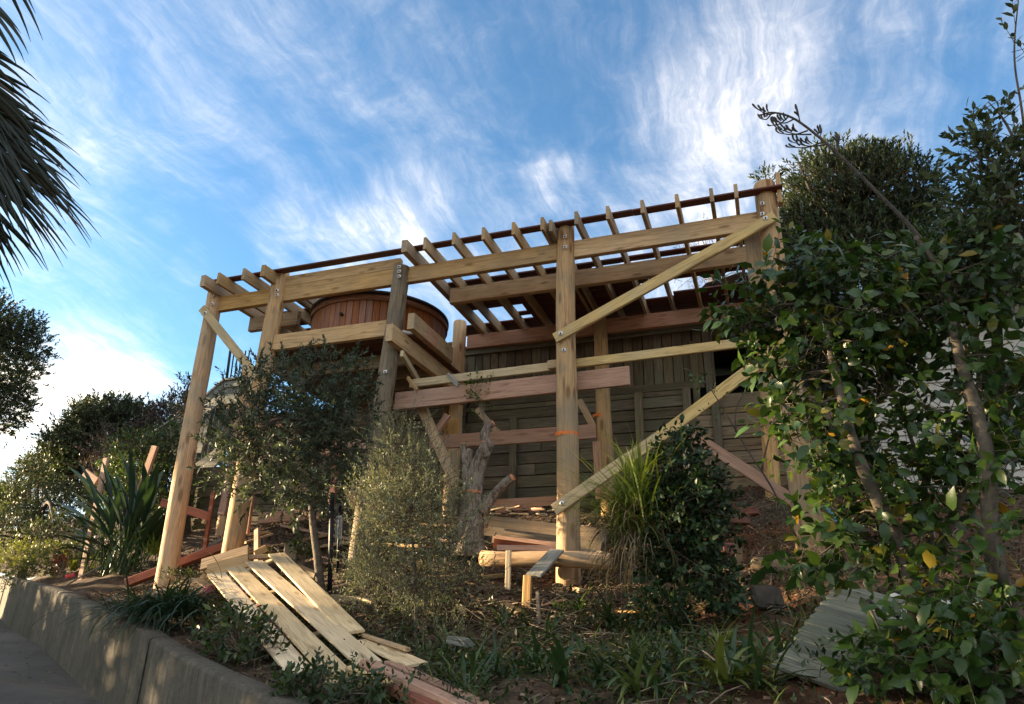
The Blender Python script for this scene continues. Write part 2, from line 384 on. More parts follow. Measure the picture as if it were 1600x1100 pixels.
class TPS:
    def __init__(s, pts):
        p = np.array(pts, float); s.p = p[:, :2]; n = len(p)
        K = s.k(s.p[:, None], s.p[None]); K += np.eye(n) * .02
        Pm = np.c_[np.ones(n), s.p]
        A = np.block([[K, Pm], [Pm.T, np.zeros((3, 3))]])
        s.w = np.linalg.solve(A, np.r_[p[:, 2], 0, 0, 0])
    @staticmethod
    def k(a, b):
        r = np.linalg.norm(a - b, axis=-1); return np.where(r > 0, r * r * np.log(r + 1e-12), 0)
    def __call__(s, x, y):
        q = np.stack([np.asarray(x, float), np.asarray(y, float)], -1); sh = q.shape[:-1]; q = q.reshape(-1, 2)
        K = s.k(q[:, None], s.p[None]); return (K @ s.w[:-3] + s.w[-3] + q @ s.w[-2:]).reshape(sh)
gp = []
for (x, y, Y) in [(258, 918, 8), (362, 885, 8), (470, 905, 8), (556, 888, 8), (700, 880, 8), (885, 915, 8), (1010, 900, 8), (1150, 905, 7.8), (1265, 872, 8),
                  (300, 835, 10.6), (430, 822, 10), (600, 800, 10.6), (800, 795, 11), (950, 790, 11), (1150, 768, 10.9), (1260, 760, 10.9), (1180, 862, 8.6), (870, 838, 9.6), (640, 850, 9.2),
                  (600, 1085, 4.6), (750, 1100, 4.2), (900, 1100, 4.1), (1100, 1100, 4.0), (1300, 1100, 4.0), (1580, 1100, 4.0),
                  (880, 1005, 6), (650, 1010, 6), (1180, 1010, 5.9), (760, 935, 7.2), (1000, 950, 7.2), (1350, 925, 7), (1500, 915, 7.0), (1500, 800, 9.5), (1480, 990, 5.5),
                  (180, 928, 8.3), (120, 903, 9.3), (420, 960, 6.6)]:
    p = at(x, y, Y); gp.append((p.x, p.y, p.z))
for (x, y), z in zip(WALLP, WALL_TOP):
    gp.append((x + .12, y + .18, z - .06))
gp += [(-30, 24, 4), (-20, 22, 3.6), (-10, 22, 5.2), (0, 22, 5.6), (10, 22, 5.4), (22, 22, 5), (10, 9, 1.5), (20, 10, 1.8), (-14, 13, 2.0), (5, 5.5, .2), (9, 4, -.1), (16, 4, -.2), (5, 12, 2.6), (-9, 11.5, 1.9), (-10.5, 9.6, .95), (-26, 20, 3)]
GT = TPS(gp)
def G(x, y):
    z = GT(x, y)
    return z
def gz(x, y): return float(G(np.array(x), np.array(y)))
DT = TPS([(x - .1, y - .15, z) for (x, y), z in zip(WALLP, WALL_BASE)] + [(0, 0, -1.55), (-4, 0, -1.2), (-9, 2, -.75), (-15, 6, -.1), (-22, 10, .4), (6, -3, -2), (-6, -8, -1.4), (-20, -6, -.6), (-32, 12, .9), (14, -5, -2.3)])

def sheet(name, fz, keep, x0, x1, y0, y1, step, m, rough=0.0):
    xs = np.arange(x0, x1 + step, step); ys = np.arange(y0, y1 + step, step)
    X, Y = np.meshgrid(xs, ys); Z = fz(X, Y)
    if rough:
        for sc, am in ((1.3, 1.0), (3.1, .5), (6.7, .35)):
            Z = Z + rough * am * np.sin(X * sc * 1.7 + np.sin(Y * sc * 1.3) * 1.7) * np.cos(Y * sc * 1.9 + np.sin(X * sc) * 1.5)
        Z = Z + (RNG.random(Z.shape) - .5) * rough * .8
    k = keep(X, Y); nx = len(xs)
    idx = np.arange(X.size).reshape(X.shape)
    q = np.stack([idx[:-1, :-1], idx[:-1, 1:], idx[1:, 1:], idx[1:, :-1]], -1).reshape(-1, 4)
    kk = k[:-1, :-1] & k[:-1, 1:] & k[1:, 1:] & k[1:, :-1]
    q = q[kk.ravel()]; used = np.unique(q); remap = np.full(X.size, -1); remap[used] = np.arange(len(used))
    mb = MB(); mb.add(np.stack([X, Y, Z], -1).reshape(-1, 3)[used], [remap[q]])
    o = mb.obj(name, m, None, True); return tag(o, kind='structure')

# soil: brown mulch and clay, redder on the right, darker leaf litter
m, t, b, o_ = mat('garden_soil'); M_SOIL = m
tc = t.n('ShaderNodeTexCoord'); P_ = tc.outputs['Object']
n1 = t.noise(P_, .55, 5, .6); n2 = t.noise(P_, 9, 8, .7); n3 = t.noise(P_, 45, 4, .6)
sx = t.n('ShaderNodeSeparateXYZ'); t.t.links.new(P_, sx.inputs[0])
col = t.mix(t.mapr(n2, .35, .68), (.052, .034, .022, 1), (.135, .088, .055, 1))
clay = t.m('MULTIPLY', t.mapr(n1, .40, .56), t.mapr(sx.outputs[0], -1.4, .0))
col = t.mix(clay, col, t.mix(n2, (.10, .038, .018, 1), (.19, .075, .035, 1)))
col = t.mix(t.m('MULTIPLY', t.mapr(n3, .55, .72), .6), col, (.20, .145, .09, 1))
t.put(b.inputs['Base Color'], col); b.inputs['Roughness'].default_value = .95
bump(t, b, t.m('ADD', n2, t.m('MULTIPLY', n3, .7)), .9, .05)

m, t, b, o_ = mat('driveway_concrete'); M_DRIVE = m
tc = t.n('ShaderNodeTexCoord'); P_ = tc.outputs['Object']
n1 = t.noise(P_, .8, 6, .6); n2 = t.noise(P_, 30, 5, .65); n3 = t.noise(P_, 140, 3, .6)
col = t.mix(t.mapr(n1, .35, .7), (.065, .058, .050, 1), (.13, .118, .10, 1))
col = t.mix(t.m('MULTIPLY', t.mapr(n2, .5, .72), .5), col, (.05, .045, .04, 1))
col = t.mix(t.m('MULTIPLY', t.mapr(n3, .55, .75), .5), col, (.17, .16, .14, 1))
t.put(b.inputs['Base Color'], col); b.inputs['Roughness'].default_value = .9
bump(t, b, t.m('ADD', n3, n2), .5, .01)

m, t, b, o_ = mat('wall_concrete'); M_WALL = m
tc = t.n('ShaderNodeTexCoord'); P_ = tc.outputs['Object']
mp = t.n('ShaderNodeMapping'); t.t.links.new(P_, mp.inputs[0]); mp.inputs['Scale'].default_value = (20, 20, 1.1)
n1 = t.noise(P_, 1.1, 6, .6); n2 = t.noise(mp.outputs[0], 1.2, 9, .7, .8); n3 = t.noise(P_, 55, 6, .7)
col = t.mix(t.mapr(n1, .3, .7), (.072, .062, .045, 1), (.115, .10, .076, 1))
col = t.mix(t.m('MULTIPLY', t.mapr(n2, .52, .68), .7), col, (.20, .17, .125, 1))
col = t.mix(t.m('MULTIPLY', t.mapr(n2, .48, .34), .85), col, (.04, .036, .022, 1))
col = t.mix(t.m('MULTIPLY', t.mapr(t.noise(P_, 7, 8, .75), .5, .62), .55), col, (.055, .047, .032, 1))
col = t.mix(t.m('MULTIPLY', t.mapr(t.noise(P_, 2.3, 6, .65), .58, .7), .5), col, (.06, .065, .03, 1))
col = t.mix(t.m('MULTIPLY', t.mapr(n3, .52, .68), .65), col, (.045, .04, .028, 1))
t.put(b.inputs['Base Color'], col); b.inputs['Roughness'].default_value = .92
bump(t, b, t.m('ADD', n3, n2), .8, .014)

sheet('garden_ground', G, lambda x, y: wall_side(x, y) > -.06, -14, 14, .4, 16, .09, M_SOIL, .03)
sheet('hillside', lambda x, y: G(x, y) - .05 - .8 * ((x > -13.6) & (x < 13.6) & (y < 15.6)), lambda x, y: wall_side(x, y) > -.06, -44, 44, .4, 44, .8, M_SOIL, .03)
sheet('driveway', DT, lambda x, y: wall_side(x, y) < .55, -34, 18, -12, 17, .4, M_DRIVE, .003)
mb = MB(); n = 48; a = np.arange(n) * 2 * math.pi / n
mb.add(np.c_[np.cos(a) * 900, np.sin(a) * 900, np.full(n, -6.0)], [np.arange(n)[None]])
tag(mb.obj('distant_ground', M_SOIL), kind='structure')

# ---------------------------------------------------------------- retaining wall, cast in panels
tw = thing('retaining_wall', (-5.93, 5.76, -.66), 'low stained concrete retaining wall curving along the edge of the driveway', 'wall')
cw = curve_pts([(x, y, 0) for x, y in WALLP], 8)
seg = np.r_[0, np.cumsum(np.linalg.norm(np.diff(cw[:, :2], axis=0), axis=1))]
ctl = np.r_[0, np.cumsum(np.linalg.norm(np.diff(wp, axis=0), axis=1))]
ctl = ctl * seg[-1] / ctl[-1]
crack_s = np.interp(-8.9, cw[:, 0], seg)      # the open crack
cuts = [0]
while cuts[-1] < seg[-1] - .5:
    nx_ = cuts[-1] + random.uniform(3.2, 4.6)
    cuts.append(min(nx_, seg[-1]))
k = min(range(len(cuts)), key=lambda i: abs(cuts[i] - crack_s)); cuts[k] = crack_s
for i in range(len(cuts) - 1):
    s0, s1 = cuts[i], cuts[i + 1]
    gap = .013 if abs(s1 - crack_s) < 1e-6 else .0006
    tilt = .012 if abs(s0 - crack_s) < 1e-6 else random.uniform(-.0012, .0012)
    ss = np.linspace(s0, s1 - gap, 19); mb = MB()
    X = np.interp(ss, seg, cw[:, 0]); Y = np.interp(ss, seg, cw[:, 1])
    zt = np.interp(ss, ctl, WALL_TOP); zb = np.interp(ss, ctl, WALL_BASE) - .35
    tx, ty = np.gradient(X), np.gradient(Y); L = np.hypot(tx, ty); nx, ny = ty / L, -tx / L   # outward = driveway side
    off = .10 + tilt
    zt = zt + np.sin(ss * 5) * .002
    prof = [(off, zb), (off + .0, zt - .03), (off - .012, zt - .008), (off - .035, zt), (-.07, zt), (-.10, zt - .02), (-.10, zb)]
    rows = [np.stack([X + nx * o2, Y + ny * o2, z], -1) for o2, z in prof]
    v = np.stack(rows, 1).reshape(-1, 3); n = len(prof)
    a = np.arange(18)[:, None] * n; c = np.arange(n - 1)[None]
    q = np.stack([a + c, a + n + c, a + n + c + 1, a + c + 1], -1).reshape(-1, 4)
    mb.add(v, [q[:, ::-1].copy(), np.arange(n)[None], (np.arange(n)[::-1] + 18 * n)[None].copy()])
    mb.obj('wall_panel', M_WALL, tw)

# ================================================================ THE DECK FRAME
YF = 8.0
DK = thing('deck_frame', (-3.5, 8.0, .6), 'large unfinished timber deck frame on round poles with bare joists overhead', 'deck')
def washer(par, x, y, Y):
    """square galvanised washer with a bolt head, facing the camera side"""
    c = at(x, y, Y); mb = MB(); h = .025; d = .006
    v = [(sx * h, -d * k, sz * h) for k in (0, 1) for sx, sz in ((-1, -1), (1, -1), (1, 1), (-1, 1))]
    rot = random.uniform(-.12, .12); cr, sr = math.cos(rot), math.sin(rot)
    v = [(a * cr - e * sr, b_, a * sr + e * cr) for a, b_, e in v]
    mb.add(v, [np.array([[0, 1, 5, 4], [1, 2, 6, 5], [2, 3, 7, 6], [3, 0, 4, 7], [4, 5, 6, 7]])])
    me = WASH.setdefault('w', mb.mesh('washer', M_GALV))
    o = bpy.data.objects.new('washer', me); link(o, par, Matrix.Translation(c) @ Matrix.Rotation(rot, 4, 'Y'))
    if 'b' not in WASH:
        mb = MB(); a = np.arange(6) * math.pi / 3
        v = [(math.cos(q) * .011, -.006 - k * .012, math.sin(q) * .011) for k in (0, 1) for q in a]
        mb.add(v, [np.array([[i, (i + 1) % 6, 6 + (i + 1) % 6, 6 + i] for i in range(6)]), np.array([list(range(6, 12))])])
        WASH['b'] = mb.mesh('bolt', M_BOLT)
    return o
WASH = {}
def bolt(par, x, y, Y):
    o = bpy.data.objects.new('bolt', WASH['b']); link(o, par, Matrix.Translation(at(x, y, Y)))
POSTS = []
def post(a, b, r0, r1, m, wl, yw):
    p = pole('post', a, b, r0, r1, m, DK, 22)
    POSTS.append(p)
    for x, y in wl:
        washer(p, x, y, yw); bolt(p, x, y, yw)
    return p
P1 = post((-7.79, 8, .1), (-7.915, 8, 5.04), .138, .118, M_POLE, [(333, 461), (332, 475)], 7.875)
P2 = post((-6.78, 8, .3), (-6.695, 8, 5.19), .14, .125, M_POLE, [(433, 454), (433, 461)], 7.868)
P3 = post((-4.86, 8, .3), (-4.575, 8, 4.93), .13, .118, M_POLE_OLD, [(624, 417), (624, 424), (624, 432), (602, 581)], 7.868)
P4 = post((-2.14, 8, .1), (-2.13, 8, 5.20), .14, .118, M_POLE, [(883, 370), (883, 386), (881, 547)], 7.866)
P5 = post((.40, 8, .4), (.425, 8, 5.30), .145, .128, M_POLE, [(1191, 318), (1191, 334)], 7.862)
# sprayed orange level marks, on the skin of two poles
def ring_mark(par, cx, cy, z, r, a0, a1, w_=.02, name='paint_mark'):
    mb = MB(); n = 14; a = np.linspace(a0, a1, n)
    top = z + w_ + RNG.random(n) * .016; bot = z - w_ * .5 - RNG.random(n) * .012
    v = np.concatenate([np.c_[cx + np.cos(a) * r, cy + np.sin(a) * r, bot], np.c_[cx + np.cos(a) * r, cy + np.sin(a) * r, top]])
    i = np.arange(n - 1)[:, None]
    mb.add(v, [np.concatenate([i, i + 1, i + n + 1, i + n], 1)])
    mb.obj(name, M_ORANGE, par)
zmark = at(888, 676, 7.87).z
ring_mark(P4, -2.137, 8, zmark, .1415, math.radians(182), math.radians(356))
# second row of poles under the back beam
Q = []
for (xa, ya, xb, yb, r) in [(937, 497, 952, 790, .125), (719, 503, 700, 850, .125), (387, 570, 342, 860, .10), (1200, 560, 1208, 800, .11)]:
    a, b = at(xa, ya, 10.55), at(xb, yb, 10.55)
    p = pole('post', (b.x, 10.55, b.z - .2), (a.x, 10.55, max(a.z, 4.72) if xa > 900 else a.z), r, r * .92, M_POLE, DK, 16); Q.append(p)
ring_mark(Q[0], at(939, 648, 10.55).x, 10.55, at(939, 648, 10.43).z, .129, math.radians(190), math.radians(300), .02)
pole('post', (-4.93, 10.72, 1.5), (-4.98, 10.72, 4.86), .12, .115, M_POLE_OLD, DK, 16)

# beams bolted between the poles
ZB = 4.795
def beam(x0, x1, y, z, h=.25, t_=.09, m=None, name='beam'):
    return board(name, (x0, y, z), (x1, y, z), t_, h, m or M_PINE, DK)
beam(-7.86, -6.75, 8.03, ZB); beam(-6.66, -4.66, 8.03, ZB); beam(-6.64, -4.62, 8.035, ZB + .215, .17)
beam(-4.53, -2.2, 8.03, ZB); beam(-2.07, .36, 8.03, ZB)
beam(-4.17, .42, 8.84, ZB); beam(-7.86, -6.9, 8.84, ZB, m=M_PINE_GREY)
beam(-4.62, .55, 10.6, ZB, m=M_PINK); beam(-8.9, -7.0, 10.55, ZB, m=M_PINE_GREY)
# packer standing at the right pole
board('packer', (.575, 7.93, 4.93), (.59, 7.93, 5.36), .05, .11, M_PINE, DK, up=V(0, 1, 0))
board('packer', (.22, 8.25, 4.05), (.22, 8.25, 4.92), .20, .05, M_PINE_GREY, DK, up=V(0, 1, 0))
# joists
def joist(x, y, yb=10.95, t_=.045, h=.19, dz=0, m=M_PINE_GREY, ya=7.6, name='joist'):
    p = at(x, y, ya)
    return board(name, (p.x, ya, 5.015 + dz), (p.x, yb, 5.015 + dz), t_, h, m, DK)
joist(319, 428, 10.4, .09); joist(342, 428, 10.4); joist(381, 422, 10.4); joist(412, 415, 9.3, .075)
joist(632, 381, 10.95, .09, dz=.012)
for x, y in [(664, 374), (709, 366), (755, 360), (802, 353), (847, 340), (900, 335), (949, 323), (1003, 317), (1057, 307), (1111, 299), (1149, 290)]:
    joist(x, y)
joist(860, 348, 10.95, .045, .17, 0, M_PINE_GREY, 7.68)
board('joist', (.18, 8.9, 5.015), (.18, 10.95, 5.015), .045, .19, M_PINE_GREY, DK)
# decking boards lying on the joists: dark red hardwood, only partly laid
ZD = 5.112 + .014
def deckb(y, x0, x1, w_=.138, dz=0.0):
    board('decking_board', (x0, y + random.uniform(-.004, .004), ZD + dz), (x1, y + random.uniform(-.004, .004), ZD + dz), w_, .027, M_DECK, DK)
deckb(7.87, -7.95, -4.6); deckb(7.872, -4.595, -1.2); deckb(7.872, -1.195, .62)
deckb(9.05, -4.5, -1.6); deckb(9.05, -1.595, .35)
for y in (9.20, 9.345, 9.49): deckb(y, -4.35, -1.95 + random.uniform(-.1, .1))
deckb(9.64, -4.35, -.95); deckb(9.64, -.945, .30)
deckb(9.79, -4.35, -1.3); deckb(9.79, -1.29, .32)
deckb(9.935, -4.45, -1.55 + .1)
for y in (10.08, 10.225): deckb(y, -3.42, -1.5)
deckb(10.37, -3.66, -1.5); deckb(10.37, -1.0, .35)
deckb(10.515, -3.4, .30)
for y in (10.66, 10.805, 10.95): deckb(y, -4.9, .45)
for y in (9.2, 9.345): deckb(y, -8.15, -6.75)
for y in (9.49, 9.635, 9.95, 10.1): deckb(y, -8.15, -7.0)
deckb(8.5, -6.9, -4.7); 
# joist where the spa opening is trimmed, with the small side beam
board('trimmer', (-6.5, 8.13, 4.98), (-6.5, 10.9, 4.98), .045, .19, M_PINE_GREY, DK)

# the lower spa platform
beam(-6.66, -4.66, 7.99, 3.975, .245, .08)
for y in (8.55, 9.05, 9.55, 10.05, 10.5):
    board('platform_joist', (-6.75, y, 3.73), (-4.55, y, 3.73), .05, .2, M_OLDWARM, DK)
for i, y in enumerate(np.arange(8.12, 10.6, .145)):
    board('platform_board', (-6.72, y, 3.875), (-4.33, y, 3.875), .14, .03, M_DECK, DK)
board('platform_joist', (-4.47, 7.62, 3.735), (-4.47, 10.2, 3.735), .10, .245, M_PINE, DK)
yy = 7.86
for L in (.42, .33, .28, .30):
    board('fascia_block', (-4.29, yy, 3.985), (-4.29, yy + L - .008, 3.985), .10, .235, M_PINK if int(L * 100) % 2 else M_PINE_GREY, DK); yy += L
board('platform_joist', (-6.74, 8.1, 3.735), (-6.74, 10.4, 3.735), .09, .245, M_PINE_GREY, DK)
# thin batten and prop below the platform
board('batten', at(628, 552, 7.75), at(655, 597, 8.6), .045, .09, M_PINE_GREEN, DK)
board('batten', at(637, 590, 8.1), at(652, 610, 7.95), .03, .05, M_PINE_GREY, DK)
board('batten', at(700, 585, 8.15), at(716, 603, 7.98), .03, .05, M_SILVER, DK)

# walings behind the poles
def waling(xa, ya, xb, yb, Y, h, t_, m, name='rail', label=None):
    a, b = at(xa, ya, Y), at(xb, yb, Y); z = (a.z + b.z) / 2
    return board(name, a, b, t_, h, m, DK, label=label)
waling(641, 600, 862, 573, 8.19, .115, .05, M_PINE_GREEN, label='long pale green rail')
waling(866, 572.5, 1215, 529, 8.19, .115, .05, M_PINE_GREEN, label='long pale green rail')
board('cleat', at(857, 571, 8.12), at(873, 569, 8.12), .08, .11, M_PINE_GREY, DK)
waling(618, 627.5, 984, 587, 8.17, .245, .05, M_PINK, label='long pink rail at mid height')
waling(672, 692, 931, 674, 8.95, .195, .05, M_RED if False else M_PINK, label='lower pink rail')
waling(770, 788, 900, 781, 10.7, .15, .05, M_PINK)
# diagonal braces bolted to the fronts of the poles
def brace(xa, ya, xb, yb, Y, h, t_, m, wl):
    o = board('brace', at(xa, ya, Y), at(xb, yb, Y), t_, h, m, DK)
    for x, y in wl: washer(o, x, y, Y - t_ / 2 - .001); bolt(o, x, y, Y - t_ / 2 - .001)
brace(316, 482, 402, 590, 7.84, .125, .05, M_PINE_GREEN, [(321, 489)])
brace(867, 529, 1211, 338, 7.835, .135, .05, M_PINE_GREEN, [(876, 521), (1196, 341)])
brace(866, 797, 1030, 683, 7.835, .135, .05, M_PINE_GREEN, [(878, 786)])
brace(1030.5, 683, 1212, 548, 7.835, .135, .05, M_PINE_GREEN, [])
brace(1063, 668, 1315, 832, 8.45, .13, .05, M_PINK, [])
brace(655, 627, 712, 757, 8.35, .14, .05, M_PINE_GREY, [])
brace(682, 675, 700, 648, 8.9, .10, .05, M_PINK, [])
brace(745, 640, 782, 680, 9.2, .09, .045, M_PINE_GREY, [])
brace(905, 625, 926, 665, 9.3, .09, .045, M_PINE, [])
board('stud', at(1069, 655, 8.6), at(1077, 770, 8.6), .09, .045, M_PALE, DK, up=V(0, 1, 0))
board('stud', at(1218, 575, 8.5), at(1240, 700, 8.5), .11, .05, M_PALE, DK, up=V(0, 1, 0))
board('stud', at(707, 655, 9.05), at(704, 692, 9.05), .22, .05, M_PINE, DK, up=V(0, 1, 0))
board('stud', at(932, 690, 9.0), at(937, 780, 9.0), .10, .05, M_PINK, DK, up=V(0, 1, 0))
# left bay: low studs and props behind the poles
board('stud', at(393, 610, 10.2), at(347, 805, 10.2), .15, .09, M_PINK, DK, up=V(0, 1, 0))
board('prop', at(392, 770, 8.45), at(383, 835, 8.45), .12, .05, M_PINK, DK, up=V(0, 1, 0))
board('stud', at(412, 680, 8.6), at(440, 655, 8.6), .22, .05, M_PINK, DK, up=V(0, 1, 0))
board('stud', at(528, 690, 8.6), at(518, 790, 8.6), .10, .05, M_RED, DK, up=V(0, 1, 0))
waling(405, 810, 500, 803, 9.6, .17, .05, M_PINK)
waling(500, 705, 590, 690, 8.7, .18, .05, M_PINK)
brace(537, 765, 562, 790, 8.3, .15, .05, M_PINE, [])

# ---------------------------------------------------------------- hot tub on the platform
TC = V(-5.62, 9.27, 0); TR = 1.06
tub = thing('hot_tub', (TC.x, TC.y, 3.89), 'round cedar stave hot tub standing on the lower deck platform', 'hot tub')
nst = 66
for i in range(nst):
    a = 2 * math.pi * (i + .5) / nst; wd = 2 * math.pi * TR / nst - .004
    c = V(TC.x + math.cos(a) * TR, TC.y + math.sin(a) * TR, 0)
    board('stave', (c.x, c.y, 3.95), (c.x, c.y, 4.735), wd, .035, M_CEDAR, tub, up=V(math.cos(a), math.sin(a), 0))
def ring(name, m, r0, r1, z0, z1, par, n=72):
    a = np.arange(n) * 2 * math.pi / n; mb = MB(); rows = []
    for r, z in ((r0, z0), (r1, z0), (r1, z1), (r0, z1)):
        rows.append(np.c_[TC.x + np.cos(a) * r, TC.y + np.sin(a) * r, np.full(n, z)])
    v = np.concatenate(rows); i = np.arange(n); j = (i + 1) % n; q = []
    for k in range(4):
        k2 = (k + 1) % 4; q.append(np.c_[k * n + i, k * n + j, k2 * n + j, k2 * n + i])
    mb.add(v, [np.concatenate(q)]); return mb.obj(name, m, par)
ring('skirt_band', M_WHITE, TR + .018, TR + .035, 4.16, 4.205, tub)
ring('rim', M_DARKRUB, TR + .022, TR + .06, 4.725, 4.775, tub)
ring('rim_skirt', M_CEDAR, TR + .02, TR + .045, 4.62, 4.72, tub)
a = np.arange(48) * 2 * math.pi / 48; mb = MB()
v = [(TC.x + math.cos(q) * 1.07, TC.y + math.sin(q) * 1.07, z) for z in (4.745, 4.80) for q in a]
mb.add(v, [np.array([[i, (i + 1) % 48, 48 + (i + 1) % 48, 48 + i] for i in range(48)]), np.arange(48)[::-1][None].copy(), (np.arange(48) + 48)[None]])
mb.obj('cover', M_DARKRUB, tub)
p = at(535, 492, 8.2); mb = MB(); v, f = tube_data([(p.x, 8.22, p.z), (p.x, 8.15, p.z)], [.022, .026], 10); mb.add(v, f)
mb.obj('drain_fitting', M_BLACK, tub)

# ================================================================ THE OLD SHED / LOWER WALL BEHIND
SH = thing('timber_shed', (-2, 11.3, 2.0), 'old weathered board shed under the back of the deck with an open dark doorway', 'shed')
xw0 = -5.25; yS = 11.3
x = xw0; i = 0
zr = at(950, 612, yS).z; zt = 4.93
xd0 = at(1110, 560, yS).x; xd1 = at(1193, 560, yS).x
while x < xd0 - .05:
    wv_ = random.uniform(.15, .175)
    board('wall_board', (x + wv_ / 2, yS + random.uniform(-.012, .012), zr - .02 - random.uniform(0, .02)), (x + wv_ / 2 + random.uniform(-.004, .004), yS + random.uniform(-.01, .01), zt), wv_ - .012, .03, M_OLDWALL, SH, up=V(0, 1, 0)); x += wv_
mb = MB()
def slab(mb, x0, x1, y0, y1, z0, z1):
    v = [(a_, b_, c_) for c_ in (z0, z1) for a_, b_ in ((x0, y0), (x1, y0), (x1, y1), (x0, y1))]
    mb.add(v, [np.array([[3, 2, 1, 0], [4, 5, 6, 7], [0, 1, 5, 4], [1, 2, 6, 5], [2, 3, 7, 6], [3, 0, 4, 7]])])
slab(mb, xw0, xd0 - .03, yS + .05, yS + .08, 1.5, zt)          # lining behind the boards, inside shade painted near-black
slab(mb, xw0, 1.2, 13.9, 14.0, 1.5, zt); slab(mb, xw0, xw0 + .06, yS + .1, 13.9, 1.5, zt); slab(mb, 1.14, 1.2, yS + .1, 13.9, 1.5, zt)
slab(mb, xd1 + .06, 1.14, yS + .05, yS + .08, 1.5, zt)
slab(mb, xw0, 1.2, yS + .1, 13.9, 3.15, 3.2)
mb.obj('shade_lining', M_INT, SH)
mb = MB(); slab(mb, xw0 - .1, 1.3, yS - .12, 14.1, zt + .01, zt + .06); mb.obj('roof', M_OLDWALL, SH)
board('top_plate', (xw0, yS - .04, zt - .05), (xd0, yS - .04, zt - .05), .05, .09, M_OLDWALL, SH)
board('bottom_plate', (xw0, yS - .045, zr - .03), (xd0 - .12, yS - .045, zr - .03), .05, .13, M_OLDWALL, SH)
board('corner_trim', (xd0 - .05, yS - .05, zr - .35), (xd0 - .05, yS - .05, zt), .11, .05, M_OLDWALL, SH, up=V(0, 1, 0))
board('corner_trim', (xd0 - .26, yS - .055, zr - 1.2), (xd0 - .26, yS - .055, zt - .3), .11, .05, M_OLDWALL, SH, up=V(0, 1, 0))
zs = at(1150, 618, yS).z
board('door_sill', (xd0 - .02, yS - .06, zs - .10), (1.0, yS - .06, zs - .10), .08, .22, M_OLDWARM, SH)
board('door_post', (xd1 + .05, yS - .03, zs), (xd1 + .05, yS - .03, zt), .14, .09, M_PINK, SH, up=V(0, 1, 0))
board('step_board', at(1133, 612, yS + .2), at(1150, 600, yS + .4), .05, .12, M_PINK, SH)
# sleepers of the lower wall, one above the other
LW = thing('sleeper_wall', (-3, 11.2, 1.9), 'low retaining wall of weathered horizontal sleepers under the board shed', 'wall')
def sleepers(x0, x1, z0, z1, y, m, h=.2):
    z = z0
    while z < z1 - .03:
        hh = min(h + random.uniform(-.012, .012), z1 - z); xs = [x0]
        while xs[-1] < x1 - 1.2: xs.append(xs[-1] + random.uniform(1.6, 2.6))
        xs = [q for q in xs if q < x1 - .5] + [x1]
        for a_, b_ in zip(xs[:-1], xs[1:]):
            board('sleeper', (a_, y + random.uniform(-.012, .012), z + hh / 2), (b_ - .01, y + random.uniform(-.012, .012), z + hh / 2), .05, hh - .014, m, LW)
        z += hh
sleepers(-5.25, -1.0, 1.5, zr - .12, 11.18, M_OLDWALL)
sleepers(-1.0, 1.4, 1.5, zs - .24, 11.12, M_OLDWARM)
for xq in (-3.9, -3.0, -1.75, -.98, -.55):
    board('wall_post', (xq, 11.07, 1.5), (xq, 11.07, zr - .15 - (.25 if xq < -2 else .0)), .13, .07, M_OLDWALL, LW, up=V(0, 1, 0))
# darker board wall further left, under the platform
DW = thing('dark_board_wall', (-7, 11.1, 1.6), 'dark lower board wall in the shade behind the left bay of the deck', 'wall')
xl = at(289, 780, 11.1).x; zl = at(340, 728, 11.1).z
z = 1.2
while z < 4.45:
    xa_ = xl if z < zl - .1 else (at(398, 650, 11.1).x if z < 3.85 else -7.5)
    board('wall_board', (xa_, 11.1 + random.uniform(-.01, .01), z + .1), (-4.82, 11.1, z + .1), .04, .188, M_OLDWALL, DW); z += .2
board('wall_post', (xl + .2, 11.03, 1.0), (xl + .2, 11.03, zl), .13, .07, M_OLDWALL, DW, up=V(0, 1, 0))
mb = MB(); slab(mb, xl, -4.8, 11.16, 11.2, 1.0, zl); slab(mb, at(398, 650, 11.1).x, -4.8, 11.16, 11.2, zl + .01, 3.95); slab(mb, -7.5, -4.8, 11.16, 11.2, 3.96, 4.45); mb.obj('shade_lining', M_INT, DW)

# ---------------------------------------------------------------- weathered stair side with black balusters, far left behind the poles
YSt = 11.6
ST = thing('stair_balustrade', tuple(at(300, 720, YSt)), 'weathered stair side of upright boards with sloping cap, rising behind the left poles', 'stair')
def stair_piece(xa, ya, xb, yb, dpx, nb):
    a, b = at(xa, ya, YSt), at(xb, yb, YSt); hh = at(xa, ya, YSt).z - at(xa, ya + dpx, YSt).z
    board('cap', a + V(0, 0, .02), b + V(0, 0, .02), .16, .045, M_SILVER, ST)
    board('top_rail', a + V(0, -.02, -.09), b + V(0, -.02, -.09), .04, .14, M_SILVER, ST)
    board('stringer', a + V(0, -.02, -hh), b + V(0, -.02, -hh), .05, .22, M_SILVER, ST)
    for i in range(nb):
        q = a.lerp(b, (i + .5) / nb)
        board('upright_board', q + V(0, .02, -hh), q + V(0, .02, -.03), (b.x - a.x) / nb - .012, .03, M_SILVER, ST, up=V(0, 1, 0))
stair_piece(222, 690, 306, 637, 62, 13)
stair_piece(306, 637, 330, 637, 62, 4)
stair_piece(322, 622, 352, 596, 24, 5)
stair_piece(352, 596, 400, 590, 30, 7)
for i in range(11):
    a, b = at(312 + i * 9, 735 - i * 5, YSt + .12), at(316 + i * 9, 640 - i * 4, YSt + .12)
    board('upright_board', (b.x, YSt + .12, a.z), (b.x, YSt + .12, b.z), .125, .03, M_OLDWALL, ST, up=V(0, 1, 0))
board('stringer', at(310, 735, YSt - .1), at(350, 706, YSt - .1), .05, .34, M_SILVER, ST)
